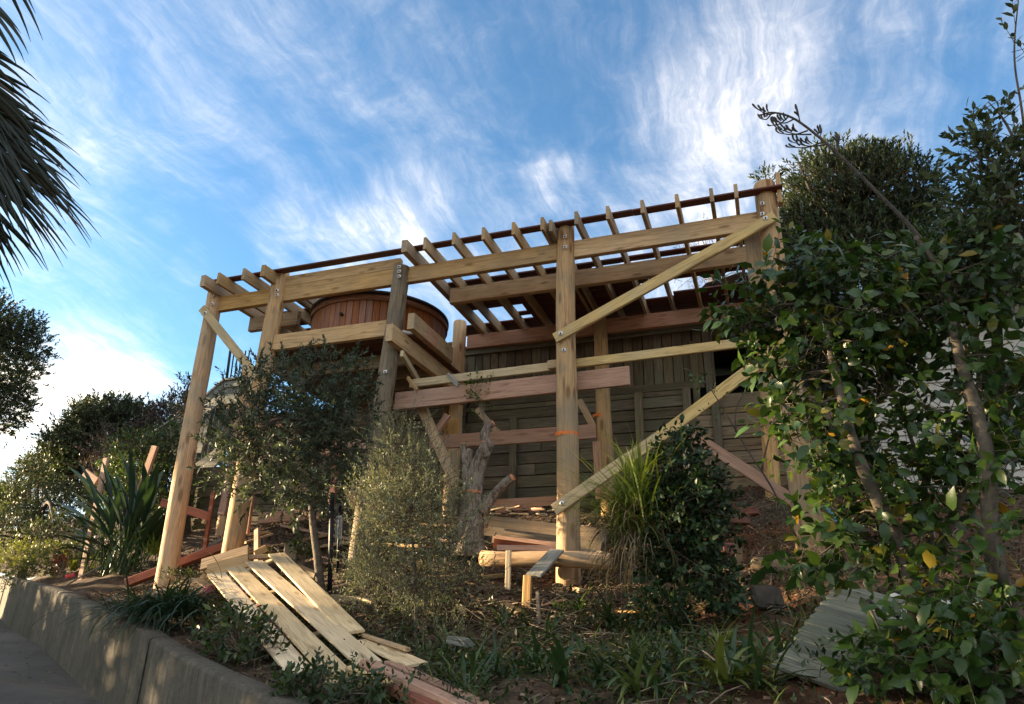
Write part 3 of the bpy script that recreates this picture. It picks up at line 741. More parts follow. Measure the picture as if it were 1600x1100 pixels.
for xx in (356, 362, 368, 374, 380, 386):
    a, b = at(xx - 2, 593, YSt), at(xx + 4, 548, YSt)
    mb = MB(); v, f = tube_data([a, b], .016 if xx > 357 else .03, 6); mb.add(v, f); mb.obj('baluster', M_BLACK, ST)

# ================================================================ TIMBER AND OBJECTS LYING ABOUT
def single(o, label, cat, group=None): return tag(o, label, cat, group)
def root_of(name, loc, label, cat, group=None): return thing(name, loc, label, cat, group)
def lone_board(name, a, b, wd, h, m, label, cat='plank', up=V(0, 0, 1), group=None):
    if cat == 'stake': a, b = Vector(a), Vector(b); a = a - (b - a).normalized() * .3      # driven into the ground
    return single(board(name, a, b, wd, h, m, None, up), label, cat, group)

# --- the slatted panel of pale boards thrown down on the garden edge
def pan(x, y):                      # point of the panel plane
    return at(x, y, 7.05 + (4.75 - 7.05) * (y - 888) / (1060 - 888))
PN = thing('slatted_panel', tuple(pan(440, 970)), 'pale slatted fence panel thrown down on the garden edge, three long boards on cross battens', 'panel')
ax = (pan(530, 1057) - pan(366, 888)).normalized(); ac = (pan(590, 1031) - pan(523, 1064)).normalized()
pn = ac.cross(ax).normalized(); pn = -pn if pn.z < 0 else pn
def slat(x0, y0, x1, y1, par=PN, wd=.195, lift=0.0, name='slat', m=None):
    return board(name, pan(x0, y0) + pn * lift, pan(x1, y1) + pn * lift, wd, .022, m or M_PALE, par, up=pn)
slat(338, 897, 471, 1052); slat(367, 887, 530, 1055); slat(397, 878, 578, 1038)
for (xa, ya, xb, yb) in [(345, 905, 425, 872), (375, 940, 452, 912), (425, 1008, 500, 985), (512, 1064, 588, 1033)]:
    board('batten', pan(xa, ya) - pn * .028, pan(xb, yb) - pn * .028, .09, .03, M_PALE, PN, up=pn)
lone_board('plank', pan(432, 870) + pn * .03, at(553, 988, 5.6), .19, .024, M_PALE, 'pale plank lying slantwise beside the slatted panel, its top end near the stake', up=pn)
lone_board('plank', at(566, 1001, 5.62), at(652, 1039, 5.0), .17, .02, M_PALE, 'short pale plank sticking out past the low end of the slatted panel', up=V(.15, -.3, 1))
lone_board('plank', at(560, 990, 5.75), at(637, 1015, 5.25), .05, .03, M_PINE_GREY, 'thin brown batten behind the short pale plank at the low end of the slatted panel')
lone_board('plank', at(545, 1058, 4.75), at(612, 1085, 4.45), .05, .15, M_PINE_GREEN, 'greenish board on edge under the low corner of the slatted panel', up=V(0, -.3, 1))
lone_board('timber_beam', at(572, 1042, 4.95), at(745, 1125, 3.75), .10, .10, M_PINK, 'long pink timber sloping down out of the bottom of the photo, bent nails in its top', 'timber')
lone_board('timber_beam', at(610, 1038, 5.1), at(770, 1112, 3.95), .10, .05, M_PINK, 'thinner pink timber lying just behind the nailed pink timber', 'timber')
lone_board('timber_beam', at(600, 1068, 4.6), at(700, 1120, 3.75), .09, .06, M_RED, 'dark red timber below the nailed pink timber at the bottom edge', 'timber')
for (x, y, lb) in [(655, 1062, 'lone bent rusty nail nearest the slatted panel on the pink timber'), (702, 1083, 'right one of a pair of bent nails low on the pink timber'), (697, 1087, 'left one of a pair of bent nails low on the pink timber')]:
    p = at(x, y, 4.5 - (x - 655) * .007); mb = MB()
    v, f = tube_data(curve_pts([p - V(0, 0, .02), p + V(.005, 0, .05), p + V(-.03, .01, .075)], 4), .0035, 5); mb.add(v, f)
    single(mb.obj('bent_nail', M_BOLT, None, False, tuple(p)), lb, 'nail')

# --- boards leaning together at the head of the panel
lone_board('plank', at(315, 883, 7.35), at(388, 861, 7.5), .045, .16, M_PINE, 'upper greenish board on edge behind the head of the slatted panel', up=V(.1, .5, 1))
lone_board('plank', at(324, 893, 7.15), at(388, 876, 7.3), .045, .19, M_PINE, 'lower yellowish board on edge right at the head of the slatted panel', up=V(.1, .4, 1))
lone_board('plank', at(385, 871, 7.35), at(425, 869, 7.45), .09, .05, M_PINE_GREY, 'short grey block lying at the end of the boards behind the panel head', 'block')
lone_board('plank', at(400, 866, 7.7), at(418, 857, 7.75), .10, .09, M_PINE, 'small angled offcut between the panel head and the short stake', 'block')
lone_board('stake', at(402, 862, 7.75), at(402, 828, 7.9), .075, .05, M_PINK, 'short square brown stake standing behind the panel head', 'stake', up=V(0, 1, 0))
lone_board('plank', at(382, 848, 8.3), at(424, 835, 8.6), .15, .03, M_PINE_GREY, 'grey plank lying on the soil right of the second pole')
lone_board('plank', at(390, 836, 8.7), at(422, 832, 8.8), .15, .04, M_PINE, 'yellow offcut plank lying behind the grey plank near the second pole')
lone_board('plank', at(448, 882, 7.2), at(494, 901, 7.0), .06, .10, M_PINE_GREY, 'brown board running from the loose plank to the foot of the slim tree')
lone_board('timber_beam', at(200, 911, 8.35), at(372, 846, 8.7), .16, .11, M_RED, 'long dark red timber lying across the foot of the left pole', 'timber')
lone_board('plank', at(285, 876, 8.8), at(357, 838, 9.2), .22, .05, M_SILVER, 'old grey plank lying on the soil behind the left pole')
lone_board('plank', at(492, 934, 7.0), at(582, 944, 6.8), .05, .11, M_PINE_GREEN, 'greenish board on edge lying on the mulch right of the slatted panel')
lone_board('plank', at(318, 898, 7.0), at(318, 914, 7.0), .05, .05, M_PINE, 'tiny upright offcut left of the panel head', 'block', up=V(0, 1, 0))
lone_board('plank', at(268, 928, 6.9), at(290, 917, 7.0), .10, .02, M_PINE, 'small thin offcut on the soil above the strappy clump', 'block')
lone_board('plank', at(308, 905, 6.95), at(333, 921, 6.9), .16, .02, M_PINE, 'broken board piece beside the red net bag', 'block')
# red net bag
p = at(329, 925, 6.75); mb = MB()
nu, nv = 14, 9; vs = []
for j in range(nv):
    th = math.pi * j / (nv - 1)
    for i in range(nu):
        ph = 2 * math.pi * i / nu; k = 1 + .16 * math.sin(5 * ph + j * 1.7) * math.sin(th)
        vs.append((p.x + .11 * k * math.sin(th) * math.cos(ph), p.y + .09 * k * math.sin(th) * math.sin(ph), p.z + .075 * k * math.cos(th)))
i = np.arange(nv - 1)[:, None] * nu; kk = np.arange(nu)[None]; k2 = (kk + 1) % nu
mb.add(vs, [np.stack([i + kk, i + k2, i + nu + k2, i + nu + kk], -1).reshape(-1, 4)[:, ::-1].copy()])
M_NET = plain('red_net', (.30, .02, .07), .6, (.09, .01, .03), 55, 0, .6)
single(mb.obj('net_bag', M_NET, None, True, tuple(p)), 'crumpled dark red net bag beside the head of the slatted panel', 'bag')
# crumpled cloth under the slats
mb = MB(); nx_, ny_ = 26, 12; vs = []
for j in range(ny_):
    for i in range(nx_):
        q = pan(372 + i * 4.2 - j * 1.0, 905 + i * 3.6 + j * 2.6 - 8) - pn * (.07 + .03 * random.random())
        vs.append(tuple(q))
i = np.arange(ny_ - 1)[:, None] * nx_; kk = np.arange(nx_ - 1)[None]
mb.add(vs, [np.stack([i + kk, i + kk + 1, i + nx_ + kk + 1, i + nx_ + kk], -1).reshape(-1, 4)])
M_CLOTH = plain('patterned_cloth', (.22, .03, .06), .8, (.45, .40, .42), 14, 0, .4)
single(mb.obj('cloth', M_CLOTH, None, False, tuple(pan(430, 950))), 'crumpled dark red and grey cloth lying under the slatted panel', 'cloth')

# --- log, mulch stakes and the propped plank by the middle pole
lg = pole('fallen_log', at(752, 872, 7.72), at(955, 877, 7.72), .082, .09, M_POLE, None, 18, label=None)
single(lg, 'round timber log lying across the foot of the middle pole', 'log')
lone_board('stake', at(794, 893, 7.55), at(795, 860, 7.55), .06, .03, M_PALE, 'small pale stake standing in front of the log', 'stake', up=V(0, 1, 0))
lone_board('stake', at(823, 940, 7.1), at(825, 899, 7.1), .085, .05, M_PINE, 'thicker stake with a pink top standing under the propped plank', 'stake', up=V(0, 1, 0))
lone_board('plank', at(833, 900, 7.1), at(870, 860, 7.62), .17, .03, M_SILVER, 'worn plank propped from a stake up on to the log by the middle pole', up=V(0, -.75, 1))
lone_board('stake', at(842, 965, 6.6), at(840, 925, 6.7), .035, .03, M_STICK, 'thin grey stake below the propped plank', 'stake', up=V(0, 1, 0))
# stacked boards behind
pile = [(748, 814, 945, 838, 9.1, .17, .05, M_PINE_GREY, 'topmost grey board'), (756, 829, 940, 855, 9.0, .13, .06, M_OLDWARM, 'brown second board'),
        (770, 842, 905, 858, 8.8, .10, .05, M_PINK, 'pinkish third board'), (772, 849, 870, 862, 8.7, .12, .05, M_RED, 'lowest dark red board'),
        (777, 856, 872, 857, 8.2, .065, .04, M_PINK, 'thin pink batten in front')]
for (xa, ya, xb, yb, Y, h, t_, m, lb) in pile:
    lone_board('plank', at(xa, ya, Y), at(xb, yb, Y), t_, h, m, lb + ' of the stack lying between the stump and the middle pole', group='boards stacked behind the middle pole')
lone_board('plank', at(745, 819.5, 8.9), at(762, 822, 8.9), .05, .05, M_PINK, 'short pink block end under the stacked boards beside the stump', 'block')
lone_board('plank', at(900, 858, 8.3), at(948, 866, 8.2), .05, .05, M_PALE, 'thin pale batten lying right of the middle pole above the log')
for i in range(26):
    x = random.uniform(770, 870); y = random.uniform(793, 806); Y = 9.9 + random.uniform(-.3, .3); p = at(x, y, Y)
    a = random.uniform(-.5, .5); L = random.uniform(.08, .35)
    o = lone_board('offcut', p - V(math.cos(a), math.sin(a), random.uniform(-.15, .15)) * L / 2, p + V(math.cos(a), math.sin(a), random.uniform(-.15, .15)) * L / 2, random.uniform(.03, .09), .02, random.choice([M_PALE, M_PINK, M_OLDWARM]), 'splintered wood offcut on the heap behind the stacked boards', 'offcut', group='splintered offcuts behind the stacked boards')

# --- stakes on the left
lone_board('stake', at(126, 906, 9.2), at(166, 716, 9.2), .10, .05, M_PINK, 'tall pink leaning stake left of the paddle leaf clump', 'stake', up=V(0, 1, 0))
lone_board('plank', at(133, 738, 9.25), at(152, 752, 9.25), .05, .13, M_PINK, 'short pink board nailed across the tall leaning stake')
lone_board('stake', at(207, 800, 9.4), at(243, 697, 9.4), .13, .06, M_PINK, 'broad pink leaning stake rising behind the paddle leaf clump', 'stake', up=V(0, 1, 0))
RP = thing('profile_frame', tuple(at(322, 872, 8.9)), 'thin red boards nailed up as a low setting-out frame beside the left pole', 'frame')
board('rail', at(252, 785, 8.9), at(329, 808, 8.9), .03, .13, M_RED, RP)
board('upright', at(318, 870, 8.85), at(334, 768, 8.85), .07, .04, M_RED, RP, up=V(0, 1, 0))
board('brace', at(318, 818, 8.8), at(320, 812, 8.8), .06, .05, M_PALE, RP)
lone_board('rubbish', at(103, 902, 8.9), at(117, 898, 8.95), .05, .05, plain('red_plastic', (.6, .05, .06), .4), 'small red plastic scrap on the soil behind the wall', 'scrap')
mb = MB(); v, f = tube_data(curve_pts([at(99, 918, 8.3), at(120, 905, 8.4), at(158, 884, 8.5)], 5), .014, 6); mb.add(v, f)
single(mb.obj('stick', M_STICK, None, True, tuple(at(120, 905, 8.4))), 'dry stick leaning out over the wall in front of the leaning stake', 'stick')

# --- black garden poles beside the slim tree
gp_ = thing('pole_stand', tuple(at(516, 925, 6.9)), 'pair of slim black metal poles with a grey cord hanging, beside the slim tree trunk', 'pole')
def rod(a, b, r, name, m=M_BLACK, par=gp_):
    mb = MB(); v, f = tube_data([a, a.lerp(b, .5), b], r, 8); mb.add(v, f); return mb.obj(name, m, par, True)
rod(at(515, 926, 6.9), at(519, 770, 6.9), .026, 'tall_pole'); rod(at(527, 895, 7.0), at(532, 790, 7.0), .017, 'short_pole')
for i in range(9):
    x = 525 + i * 1.2; p = at(x, 809, 6.97)
    mb = MB(); v, f = tube_data(curve_pts([p, at(x - 1 + random.uniform(-2, 2), 830, 6.95), at(x - 2 + random.uniform(-2, 2), 850 + random.uniform(-10, 14), 6.95)], 4), .004, 4); mb.add(v, f); mb.obj('cord', M_STRING, gp_)
mb = MB(); q = at(530, 808, 6.97); v, f = tube_data([q - V(.03, 0, 0), q + V(.03, 0, 0)], .018, 8); mb.add(v, f); mb.obj('knot', M_STRING, gp_)

# --- right side: stakes, slab, old bricks, silvered slatted panel, house wall
lone_board('stake', at(1156, 900, 7.4), at(1153, 850, 7.4), .065, .03, M_OLDWARM, 'brown stake standing in the cleared soil right of the dark bush', 'stake', up=V(0, 1, 0))
def rock(name, c, sx_, sy_, sz_, m, label, cat, rot=0.0, tilt=0.0):
    """rough broken block"""
    mb = MB(); bm = bmesh.new(); bmesh.ops.create_cube(bm, size=1)
    bmesh.ops.bevel(bm, geom=bm.edges[:], offset=.12, segments=1, affect='EDGES')
    bmesh.ops.subdivide_edges(bm, edges=bm.edges[:], cuts=1)
    me = bpy.data.meshes.new(name)
    for v_ in bm.verts: v_.co = Vector((v_.co.x * sx_, v_.co.y * sy_, v_.co.z * sz_)) * random.uniform(.92, 1.08)
    bm.to_mesh(me); bm.free(); me.materials.append(m)
    o = bpy.data.objects.new(name, me)
    link(o, None, Matrix.Translation(c) @ Matrix.Rotation(rot, 4, 'Z') @ Matrix.Rotation(tilt, 4, 'X')); return tag(o, label, cat)
rock('concrete_slab', at(1198, 935, 6.75), .27, .08, .20, M_STONE, 'dark grey slab standing tilted in the red clay bank', 'slab', .5, -.5)
rock('paving_brick', at(1212, 1002, 5.6), .10, .06, .05, plain('pale_pink_brick', (.42, .24, .19), .9), 'small pale pink brick on the clay below the slab', 'brick', .3, .3)
rock('paving_brick', at(1143, 860, 8.0), .22, .16, .14, M_BRICK, 'reddish block left of the brown stake', 'brick', .2)
rock('paving_brick', at(1163, 800, 9.2), .34, .2, .10, M_BRICK, 'old brick lying high on the bank under the pink diagonal', 'brick', -.2)
rock('paving_brick', at(1150, 812, 8.9), .3, .2, .12, M_BRICK, 'old brick half buried lower on the bank under the pink diagonal', 'brick', .5)
lg2 = pole('fallen_log', at(1180, 884, 7.9), at(1300, 898, 7.5), .09, .08, M_OLDWARM, None, 14); single(lg2, 'mossy old log lying in the scrub left of the big glossy tree', 'log')
lone_board('plank', at(705, 1000, 5.6), at(733, 1005, 5.5), .10, .06, M_SILVER, 'short silvery block end among the weeds under the feathery shrub', 'block')

# the silvered slatted panel
SPt, SPb = at(1352, 922, 5.9), at(1262, 1062, 4.25)
SP = thing('weathered_panel', tuple(SPb), 'silvery weathered slatted walkway panel sloping down beside the big glossy tree', 'panel')
ax2 = (SPb - SPt); cr = (at(1318, 1078, 4.2) - at(1238, 1048, 4.3)).normalized(); nn = cr.cross(ax2).normalized(); nn = -nn if nn.z < 0 else nn
wdp = .40; ns = 12
for i in range(ns):
    c = SPt + ax2 * ((i + .5) / ns) + cr * .03 * 0
    board('slat', c - cr * wdp * .46 + nn * random.uniform(-.004, .004), c + cr * wdp * .62 + nn * random.uniform(-.006, .006), ax2.length / ns - .014, .024, M_MOSSY, SP, up=nn)
for s_ in (-.38, .5):
    board('bearer', SPt + cr * wdp * s_ - nn * .05, SPb + cr * wdp * s_ - nn * .05, .05, .07, M_OLDWALL, SP, up=nn)
# white plastic sheet behind the big tree
mb = MB(); n_ = 12; vs = []
for j in range(n_):
    for i in range(n_):
        q = at(1385 + i * 14, 932 + j * 9 + i * 1.2, 6.2 - j * .05); vs.append((q.x, q.y, q.z + .03 * math.sin(i * 1.3 + j) + random.uniform(-.012, .012)))
i = np.arange(n_ - 1)[:, None] * n_; kk = np.arange(n_ - 1)[None]
mb.add(vs, [np.stack([i + kk, i + kk + 1, i + n_ + kk + 1, i + n_ + kk], -1).reshape(-1, 4)])
single(mb.obj('plastic_sheet', M_WHITE, None, False, tuple(at(1460, 980, 6))), 'pale plastic sheet lying on the ground behind the big glossy tree', 'sheet')
# pale rendered house wall behind the right tree
HS = thing('house', (3.6, 10.5, 1.6), 'pale house wall with weatherboards half hidden behind the big tree on the right', 'house')
x0_, x1_ = 1.55, 5.6; z = 1.2; k = 0
while z < 4.55:
    board('weatherboard', (x0_, 10.4, z + .09), (x1_, 10.4, z + .09), .03, .172, M_HOUSE, HS, up=V(0, .12, 1)); z += .175; k += 1
mb = MB(); slab(mb, x0_, x1_, 10.44, 14, 1.0, 4.55); mb.obj('wall', M_HOUSE, HS)
mb = MB(); slab(mb, x0_ - .25, x1_ + .2, 10.1, 14.2, 4.56, 4.66); mb.obj('roof', M_TARP, HS)
board('corner_trim', (x0_ + .01, 10.36, 1.0), (x0_ + .01, 10.36, 4.55), .12, .05, M_HOUSE, HS, up=V(0, 1, 0))
# dark canvas dome behind the right end of the deck
UM = thing('patio_umbrella', tuple(at(1140, 700, 14.5)), 'dark grey domed canopy seen through the joists behind the right end of the deck', 'umbrella')
c = at(1158, 438, 14.5); nr, nseg = 8, 24; vs = [(c.x, c.y, c.z)]
for j in range(1, nr + 1):
    r = 1.0 * j / nr
    for i in range(nseg):
        a = 2 * math.pi * i / nseg; sag = .03 * math.cos(8 * a) * (j / nr)
        vs.append((c.x + r * math.cos(a), c.y + r * math.sin(a), c.z - .34 * (j / nr) ** 1.7 + sag))
tri = np.array([[0, 1 + i, 1 + (i + 1) % nseg] for i in range(nseg)])
qd = np.array([[1 + (j - 1) * nseg + i, 1 + j * nseg + i, 1 + j * nseg + (i + 1) % nseg, 1 + (j - 1) * nseg + (i + 1) % nseg] for j in range(1, nr) for i in range(nseg)])
mb = MB(); mb.add(vs, [tri, qd]); mb.obj('canopy', M_TARP, UM, True)
mb = MB(); v, f = tube_data([c, c - V(0, 0, 2.5)], .03, 8); mb.add(v, f); mb.obj('pole', M_BLACK, UM, True)
# blue hose
HO = MB(); 
for off in (0, 1):
    v, f = tube_data(curve_pts([at(1277 + off * 3, 776, 7.6), at(1290 + off * 2, 792, 7.5), at(1308, 812 + off * 3, 7.4), at(1330, 835, 7.4)], 5), .014, 6); HO.add(v, f)
single(HO.obj('garden_hose', M_BLUE, None, True, tuple(at(1290, 795, 7.5))), 'bright blue hose looped over the end of the pink diagonal', 'hose')

# odd boards left lying in the left bay under the platform
for i, (x, y, Y, dx, L, m, lb) in enumerate([(430, 838, 8.9, .9, 1.5, M_PINE_GREY, 'grey board lying flat under the platform behind the slim tree'), (500, 826, 9.4, .95, 1.8, M_PINK, 'long pink board lying under the platform behind the slim tree'), (455, 852, 8.4, .6, 1.1, M_OLDWARM, 'brown board lying askew between slim tree and second pole'),
        (545, 838, 9.0, .85, 1.3, M_PINE_GREY, 'grey board lying behind the black metal poles'), (600, 846, 8.8, .97, 1.6, M_PINE, 'yellowish board lying behind the feathery shrub'), (665, 836, 9.2, .9, 1.2, M_PINK, 'pink board lying left of the stump behind the feathery shrub'), (690, 812, 9.8, .99, 1.4, M_OLDWARM, 'brown board lying at the foot of the sleeper wall behind the stump')]):
    p_ = at(x, y, Y); dy_ = math.sqrt(1 - dx * dx) * random.choice((-1, 1)); a_ = Vector((p_.x - dx * L / 2, p_.y - dy_ * L / 2, 0)); b_ = Vector((p_.x + dx * L / 2, p_.y + dy_ * L / 2, 0))
    a_.z = gz(a_.x, a_.y) + .06; b_.z = gz(b_.x, b_.y) + .06
    lone_board('plank', a_, b_, .17, .04, m, lb)

# sawn offcuts dropped on the slope
SPOTS = [(690, 905), (735, 915), (770, 905), (905, 925), (930, 912), (800, 955), (720, 955), (865, 945), (450, 862), (480, 880), (540, 900), (610, 872), (440, 880), (1015, 925), (660, 985), (980, 960)]
for i, (x, y) in enumerate(SPOTS):
    r = ray(x, y); r = r / r[1]; Ys = np.arange(3.5, 11, .03); q = r[None] * Ys[:, None]; dz = q[:, 2] - G(q[:, 0], q[:, 1]); s_ = np.where((dz[:-1] > 0) & (dz[1:] <= 0))[0]
    k_ = s_[0] if len(s_) else int(np.argmin(np.abs(dz))); c = Vector(q[k_]); c.z = gz(c.x, c.y) + .015
    a = random.uniform(-.9, .9); L = random.uniform(.10, .34); dv = Vector((math.cos(a), math.sin(a), 0)) * L / 2; e0, e1 = c - dv, c + dv
    e0.z = gz(e0.x, e0.y) + .02; e1.z = gz(e1.x, e1.y) + .02 + random.uniform(0, .03)
    lone_board('offcut', e0, e1, random.uniform(.05, .10), random.choice((.022, .045)), random.choice((M_PALE, M_PINK, M_PINE, M_OLDWARM)), 'short sawn offcut dropped on the mulch below the deck', 'offcut', V(random.uniform(-.3, .3), -.2, 1), 'sawn offcuts on the mulch')

# ================================================================ PLANTS
def nrm(a): return a / (np.linalg.norm(a, axis=-1, keepdims=True) + 1e-9)
def leaves(mb, P, D, N, L, Wd, tint, big=False, fold=.25, curl=.15):
    P, D, N = map(lambda q: np.asarray(q, float), (P, D, N)); n = len(P)
    if n == 0: return
    D = nrm(D); S_ = nrm(np.cross(N, D)); N = np.cross(D, S_)
    L = np.broadcast_to(np.asarray(L, float), (n,))[:, None]; Wd = np.broadcast_to(np.asarray(Wd, float), (n,))[:, None]
    if not big:
        l = P + D * .42 * L + S_ * .5 * Wd + N * fold * Wd * .5; r = P + D * .42 * L - S_ * .5 * Wd + N * fold * Wd * .5
        c = P + D * .5 * L; t = P + D * L - N * curl * L
        v = np.stack([P, l, r, c, t], 1).reshape(-1, 3); b = np.arange(n)[:, None] * 5
        f = np.concatenate([b + [[0, 3, 1]], b + [[0, 2, 3]], b + [[1, 3, 4]], b + [[3, 2, 4]]]); k = 5
        mb.add(v, [f], np.repeat(np.broadcast_to(tint, (n,)), k))
    else:
        l1 = P + D * .25 * L + S_ * .42 * Wd + N * fold * Wd * .4; r1 = P + D * .25 * L - S_ * .42 * Wd + N * fold * Wd * .4
        l2 = P + D * .6 * L + S_ * .46 * Wd + N * (fold * Wd * .4 - curl * L * .3); r2 = P + D * .6 * L - S_ * .46 * Wd + N * (fold * Wd * .4 - curl * L * .3)
        c1 = P + D * .28 * L; c2 = P + D * .62 * L - N * curl * L * .3; t = P + D * L - N * curl * L
        v = np.stack([P, l1, r1, c1, l2, r2, c2, t], 1).reshape(-1, 3); b = np.arange(n)[:, None] * 8
        tri = np.concatenate([b + [[0, 3, 1]], b + [[0, 2, 3]], b + [[4, 6, 7]], b + [[6, 5, 7]]])
        q = np.concatenate([b + [[1, 3, 6, 4]], b + [[3, 2, 5, 6]]])
        mb.add(v, [tri, q], np.repeat(np.broadcast_to(tint, (n,)), 8))
def dep(p): return float(np.dot(CAM_R[2], np.asarray(tuple(p))))
def blob(x, y, Y, rx, ry, dy=None, w_=1.0):
    c = at(x, y, Y); k = dep(c) / FPX
    return (np.array(c), np.array([rx * k, (dy if dy else rx * k), ry * k]), w_)
def twig_set(blobs, n, up=.35, hollow=.5, jit=.5, loose=.13):
    w_ = np.array([b[1].prod() ** .67 * b[2] for b in blobs]); w_ /= w_.sum()
    ch = RNG.choice(len(blobs), n, p=w_)
    C = np.array([b[0] for b in blobs])[ch]; R = np.array([b[1] for b in blobs])[ch]
    u = nrm(RNG.normal(size=(n, 3))); rad = RNG.random((n, 1)) ** (1 / 3 * (1 - hollow) + .02)
    rad = rad * (1 + loose * RNG.normal(size=(n, 1)))
    p = C + u * R * rad
    d = nrm(nrm(u / R) * .8 + np.array([0, 0, up]) + RNG.normal(size=(n, 3)) * jit)
    return p, d
def twig_leaves(mb, p, d, tl, k, L, Wd, ang=55, big=False, tmean=.45, tsd=.2, fold=.25, curl=.15, hang=0.0, whorl=False, tip=None, lsd=.2):
    """k leaves spiralling up each twig; returns leaf bases too"""
    n = len(p)
    s = np.tile(np.linspace(.15, 1, k), n)
    Pp = np.repeat(p, k, 0); Dd = np.repeat(d, k, 0)
    tlr = np.repeat(tl * (.7 + .6 * RNG.random(n)), k)[:, None]
    base = Pp + Dd * s[:, None] * tlr
    ref = np.where(np.abs(Dd[:, 2:3]) < .9, np.array([[0, 0, 1.0]]), np.array([[1.0, 0, 0]]))
    A = nrm(np.cross(Dd, ref)); B = np.cross(Dd, A)
    az = (np.tile(np.arange(k), n) * 2.4 + np.repeat(RNG.random(n) * 6.28, k))[:, None]
    rad = np.cos(az) * A + np.sin(az) * B
    a = np.radians(ang * (1.15 - .6 * s) + RNG.normal(size=n * k) * 12)[:, None]
    ld = nrm(Dd * np.cos(a) + rad * np.sin(a) + np.array([0, 0, -hang]))
    ln = nrm(Dd * np.sin(a) - rad * np.cos(a) + RNG.normal(size=(n * k, 3)) * .35 + np.array([0, 0, .45]))
    ll = L * np.clip(1 + lsd * RNG.normal(size=n * k), .5, 1.6)
    ti = np.clip(tmean + np.repeat(RNG.normal(size=n) * tsd * .6, k) + RNG.normal(size=n * k) * tsd, 0, 1)
    if tip is not None: ti = np.where(RNG.random(n * k) < tip, .9 + .1 * RNG.random(n * k), np.minimum(ti, .9))
    leaves(mb, base, ld, ln, ll, ll * Wd, ti, big, fold, curl)
    return base, ld, ln, ll, ti
def twig_tubes(mb, p, d, tl, r):
    n = len(p); d = nrm(d); ref = np.where(np.abs(d[:, 2:3]) < .9, np.array([[0, 0, 1.0]]), np.array([[1.0, 0, 0]]))
    A = nrm(np.cross(d, ref)); B = np.cross(d, A); vs = []
    for s, rr in ((-.6, r), (1.0, r * .4)):
        for k in range(3):
            vs.append(p + d * s * tl + (math.cos(k * 2.094) * A + math.sin(k * 2.094) * B) * rr)
    v = np.stack(vs, 1).reshape(-1, 3); b = np.arange(n)[:, None] * 6
    mb.add(v, [np.concatenate([b + [[k, (k + 1) % 3, 3 + (k + 1) % 3, 3 + k]] for k in range(3)])])
def limbs(mb, root, p, m_, r0, n=None, rise=.35):
    """limbs from points along the trunk line to picked twig starts"""
    root = np.array([tuple(q) for q in root], float)
    pick = RNG.choice(len(p), min(m_, len(p)), replace=False)
    for i in pick:
        e = p[i]; dd = np.linalg.norm(root - e, axis=1); cand = np.where(root[:, 2] <= e[2] + .05)[0]
        j = cand[np.argmin(dd[cand])] if len(cand) else 0
        s = root[j]; L = np.linalg.norm(e - s)
        mid = s * .5 + e * .5 + np.array([0, 0, rise * L * .3]) + RNG.normal(size=3) * L * .07
        v, f = tube_data(curve_pts([s, mid, e], 4), np.linspace(r0 * min(1, .35 + L * .3), r0 * .18, 9), 5, False); mb.add(v, f)
def tree(name, label, cat, base, trunkpts, tr, blobs, ntw, tl, k, L, Wd, lm, bark=None, group=None, nl=24, hollow=.5, up=.35, big=False, ang=55, tmean=.45, tsd=.2, hang=0.0, jit=.5, twr=.004, tip=None, curl=.15, show_twigs=True, lsd=.2, limb_r=.5, loose=.13):
    bark = bark or M_BARK
    t = thing(name, tuple(base), label, cat, group)
    cp = curve_pts(trunkpts, 6); mb = MB()
    v, f = tube_data(cp, np.linspace(tr, tr * .45, len(cp)), 10, True, .12); mb.add(v, f); mb.obj('trunk', bark, t, True)
    p, d = twig_set(blobs, ntw, up, hollow, jit, loose)
    mb = MB(); limbs(mb, cp, p, nl, tr * limb_r)
    if show_twigs: twig_tubes(mb, p, d, tl, twr)
    tag(mb.obj('branches', bark, t, True), kind='stuff')
    mb = MB(); twig_leaves(mb, p, d, tl, k, L, Wd, ang, big, tmean, tsd, .25, curl, hang, tip=tip, lsd=lsd)
    o = mb.obj('crown', lm, t, False); o['kind'] = 'stuff'
    return t
def blades(mb, base, az, th0, bend, L, Wd, tint, seg=6, prof=None, vfold=.0, twist=.0):
    base = np.asarray(base, float); n = len(base)
    az, th0, bend, L, Wd = [np.broadcast_to(np.asarray(q, float), (n,)).copy() for q in (az, th0, bend, L, Wd)]
    h = np.stack([np.cos(az), np.sin(az), np.zeros(n)], 1); sd = np.stack([-np.sin(az), np.cos(az), np.zeros(n)], 1)
    p = base.copy(); rows = []
    for i in range(seg + 1):
        s = i / seg; th = th0 - bend * s ** 1.3
        wv = Wd * ((prof(s)) if prof else (math.sin(math.pi * min(.5, .12 + s * .9)) * (1 - s ** 2.5) + .02))
        up_ = -h * np.sin(th)[:, None] + np.array([0, 0, 1.0]) * np.cos(th)[:, None]
        rows += [p + sd * wv[:, None] * .5 + up_ * (vfold * wv)[:, None], p.copy(), p - sd * wv[:, None] * .5 + up_ * (vfold * wv)[:, None]]
        if i < seg:
            th2 = th0 - bend * ((i + .5) / seg) ** 1.3
            p = p + (h * np.cos(th2)[:, None] + np.array([0, 0, 1.0]) * np.sin(th2)[:, None]) * (L / seg)[:, None]
            sd = nrm(sd + twist * RNG.normal(size=(n, 1)) * np.array([0, 0, 1.0]))
    v = np.stack(rows, 1).reshape(-1, 3); m_ = 3 * (seg + 1); b = np.arange(n)[:, None] * m_
    f = np.concatenate([b + [[3 * i + j, 3 * i + j + 1, 3 * i + 4 + j, 3 * i + 3 + j]] for i in range(seg) for j in (0, 1)])
    mb.add(v, [f], np.repeat(np.broadcast_to(tint, (n,)), m_))
def R_(a, b, n): return RNG.uniform(a, b, n)
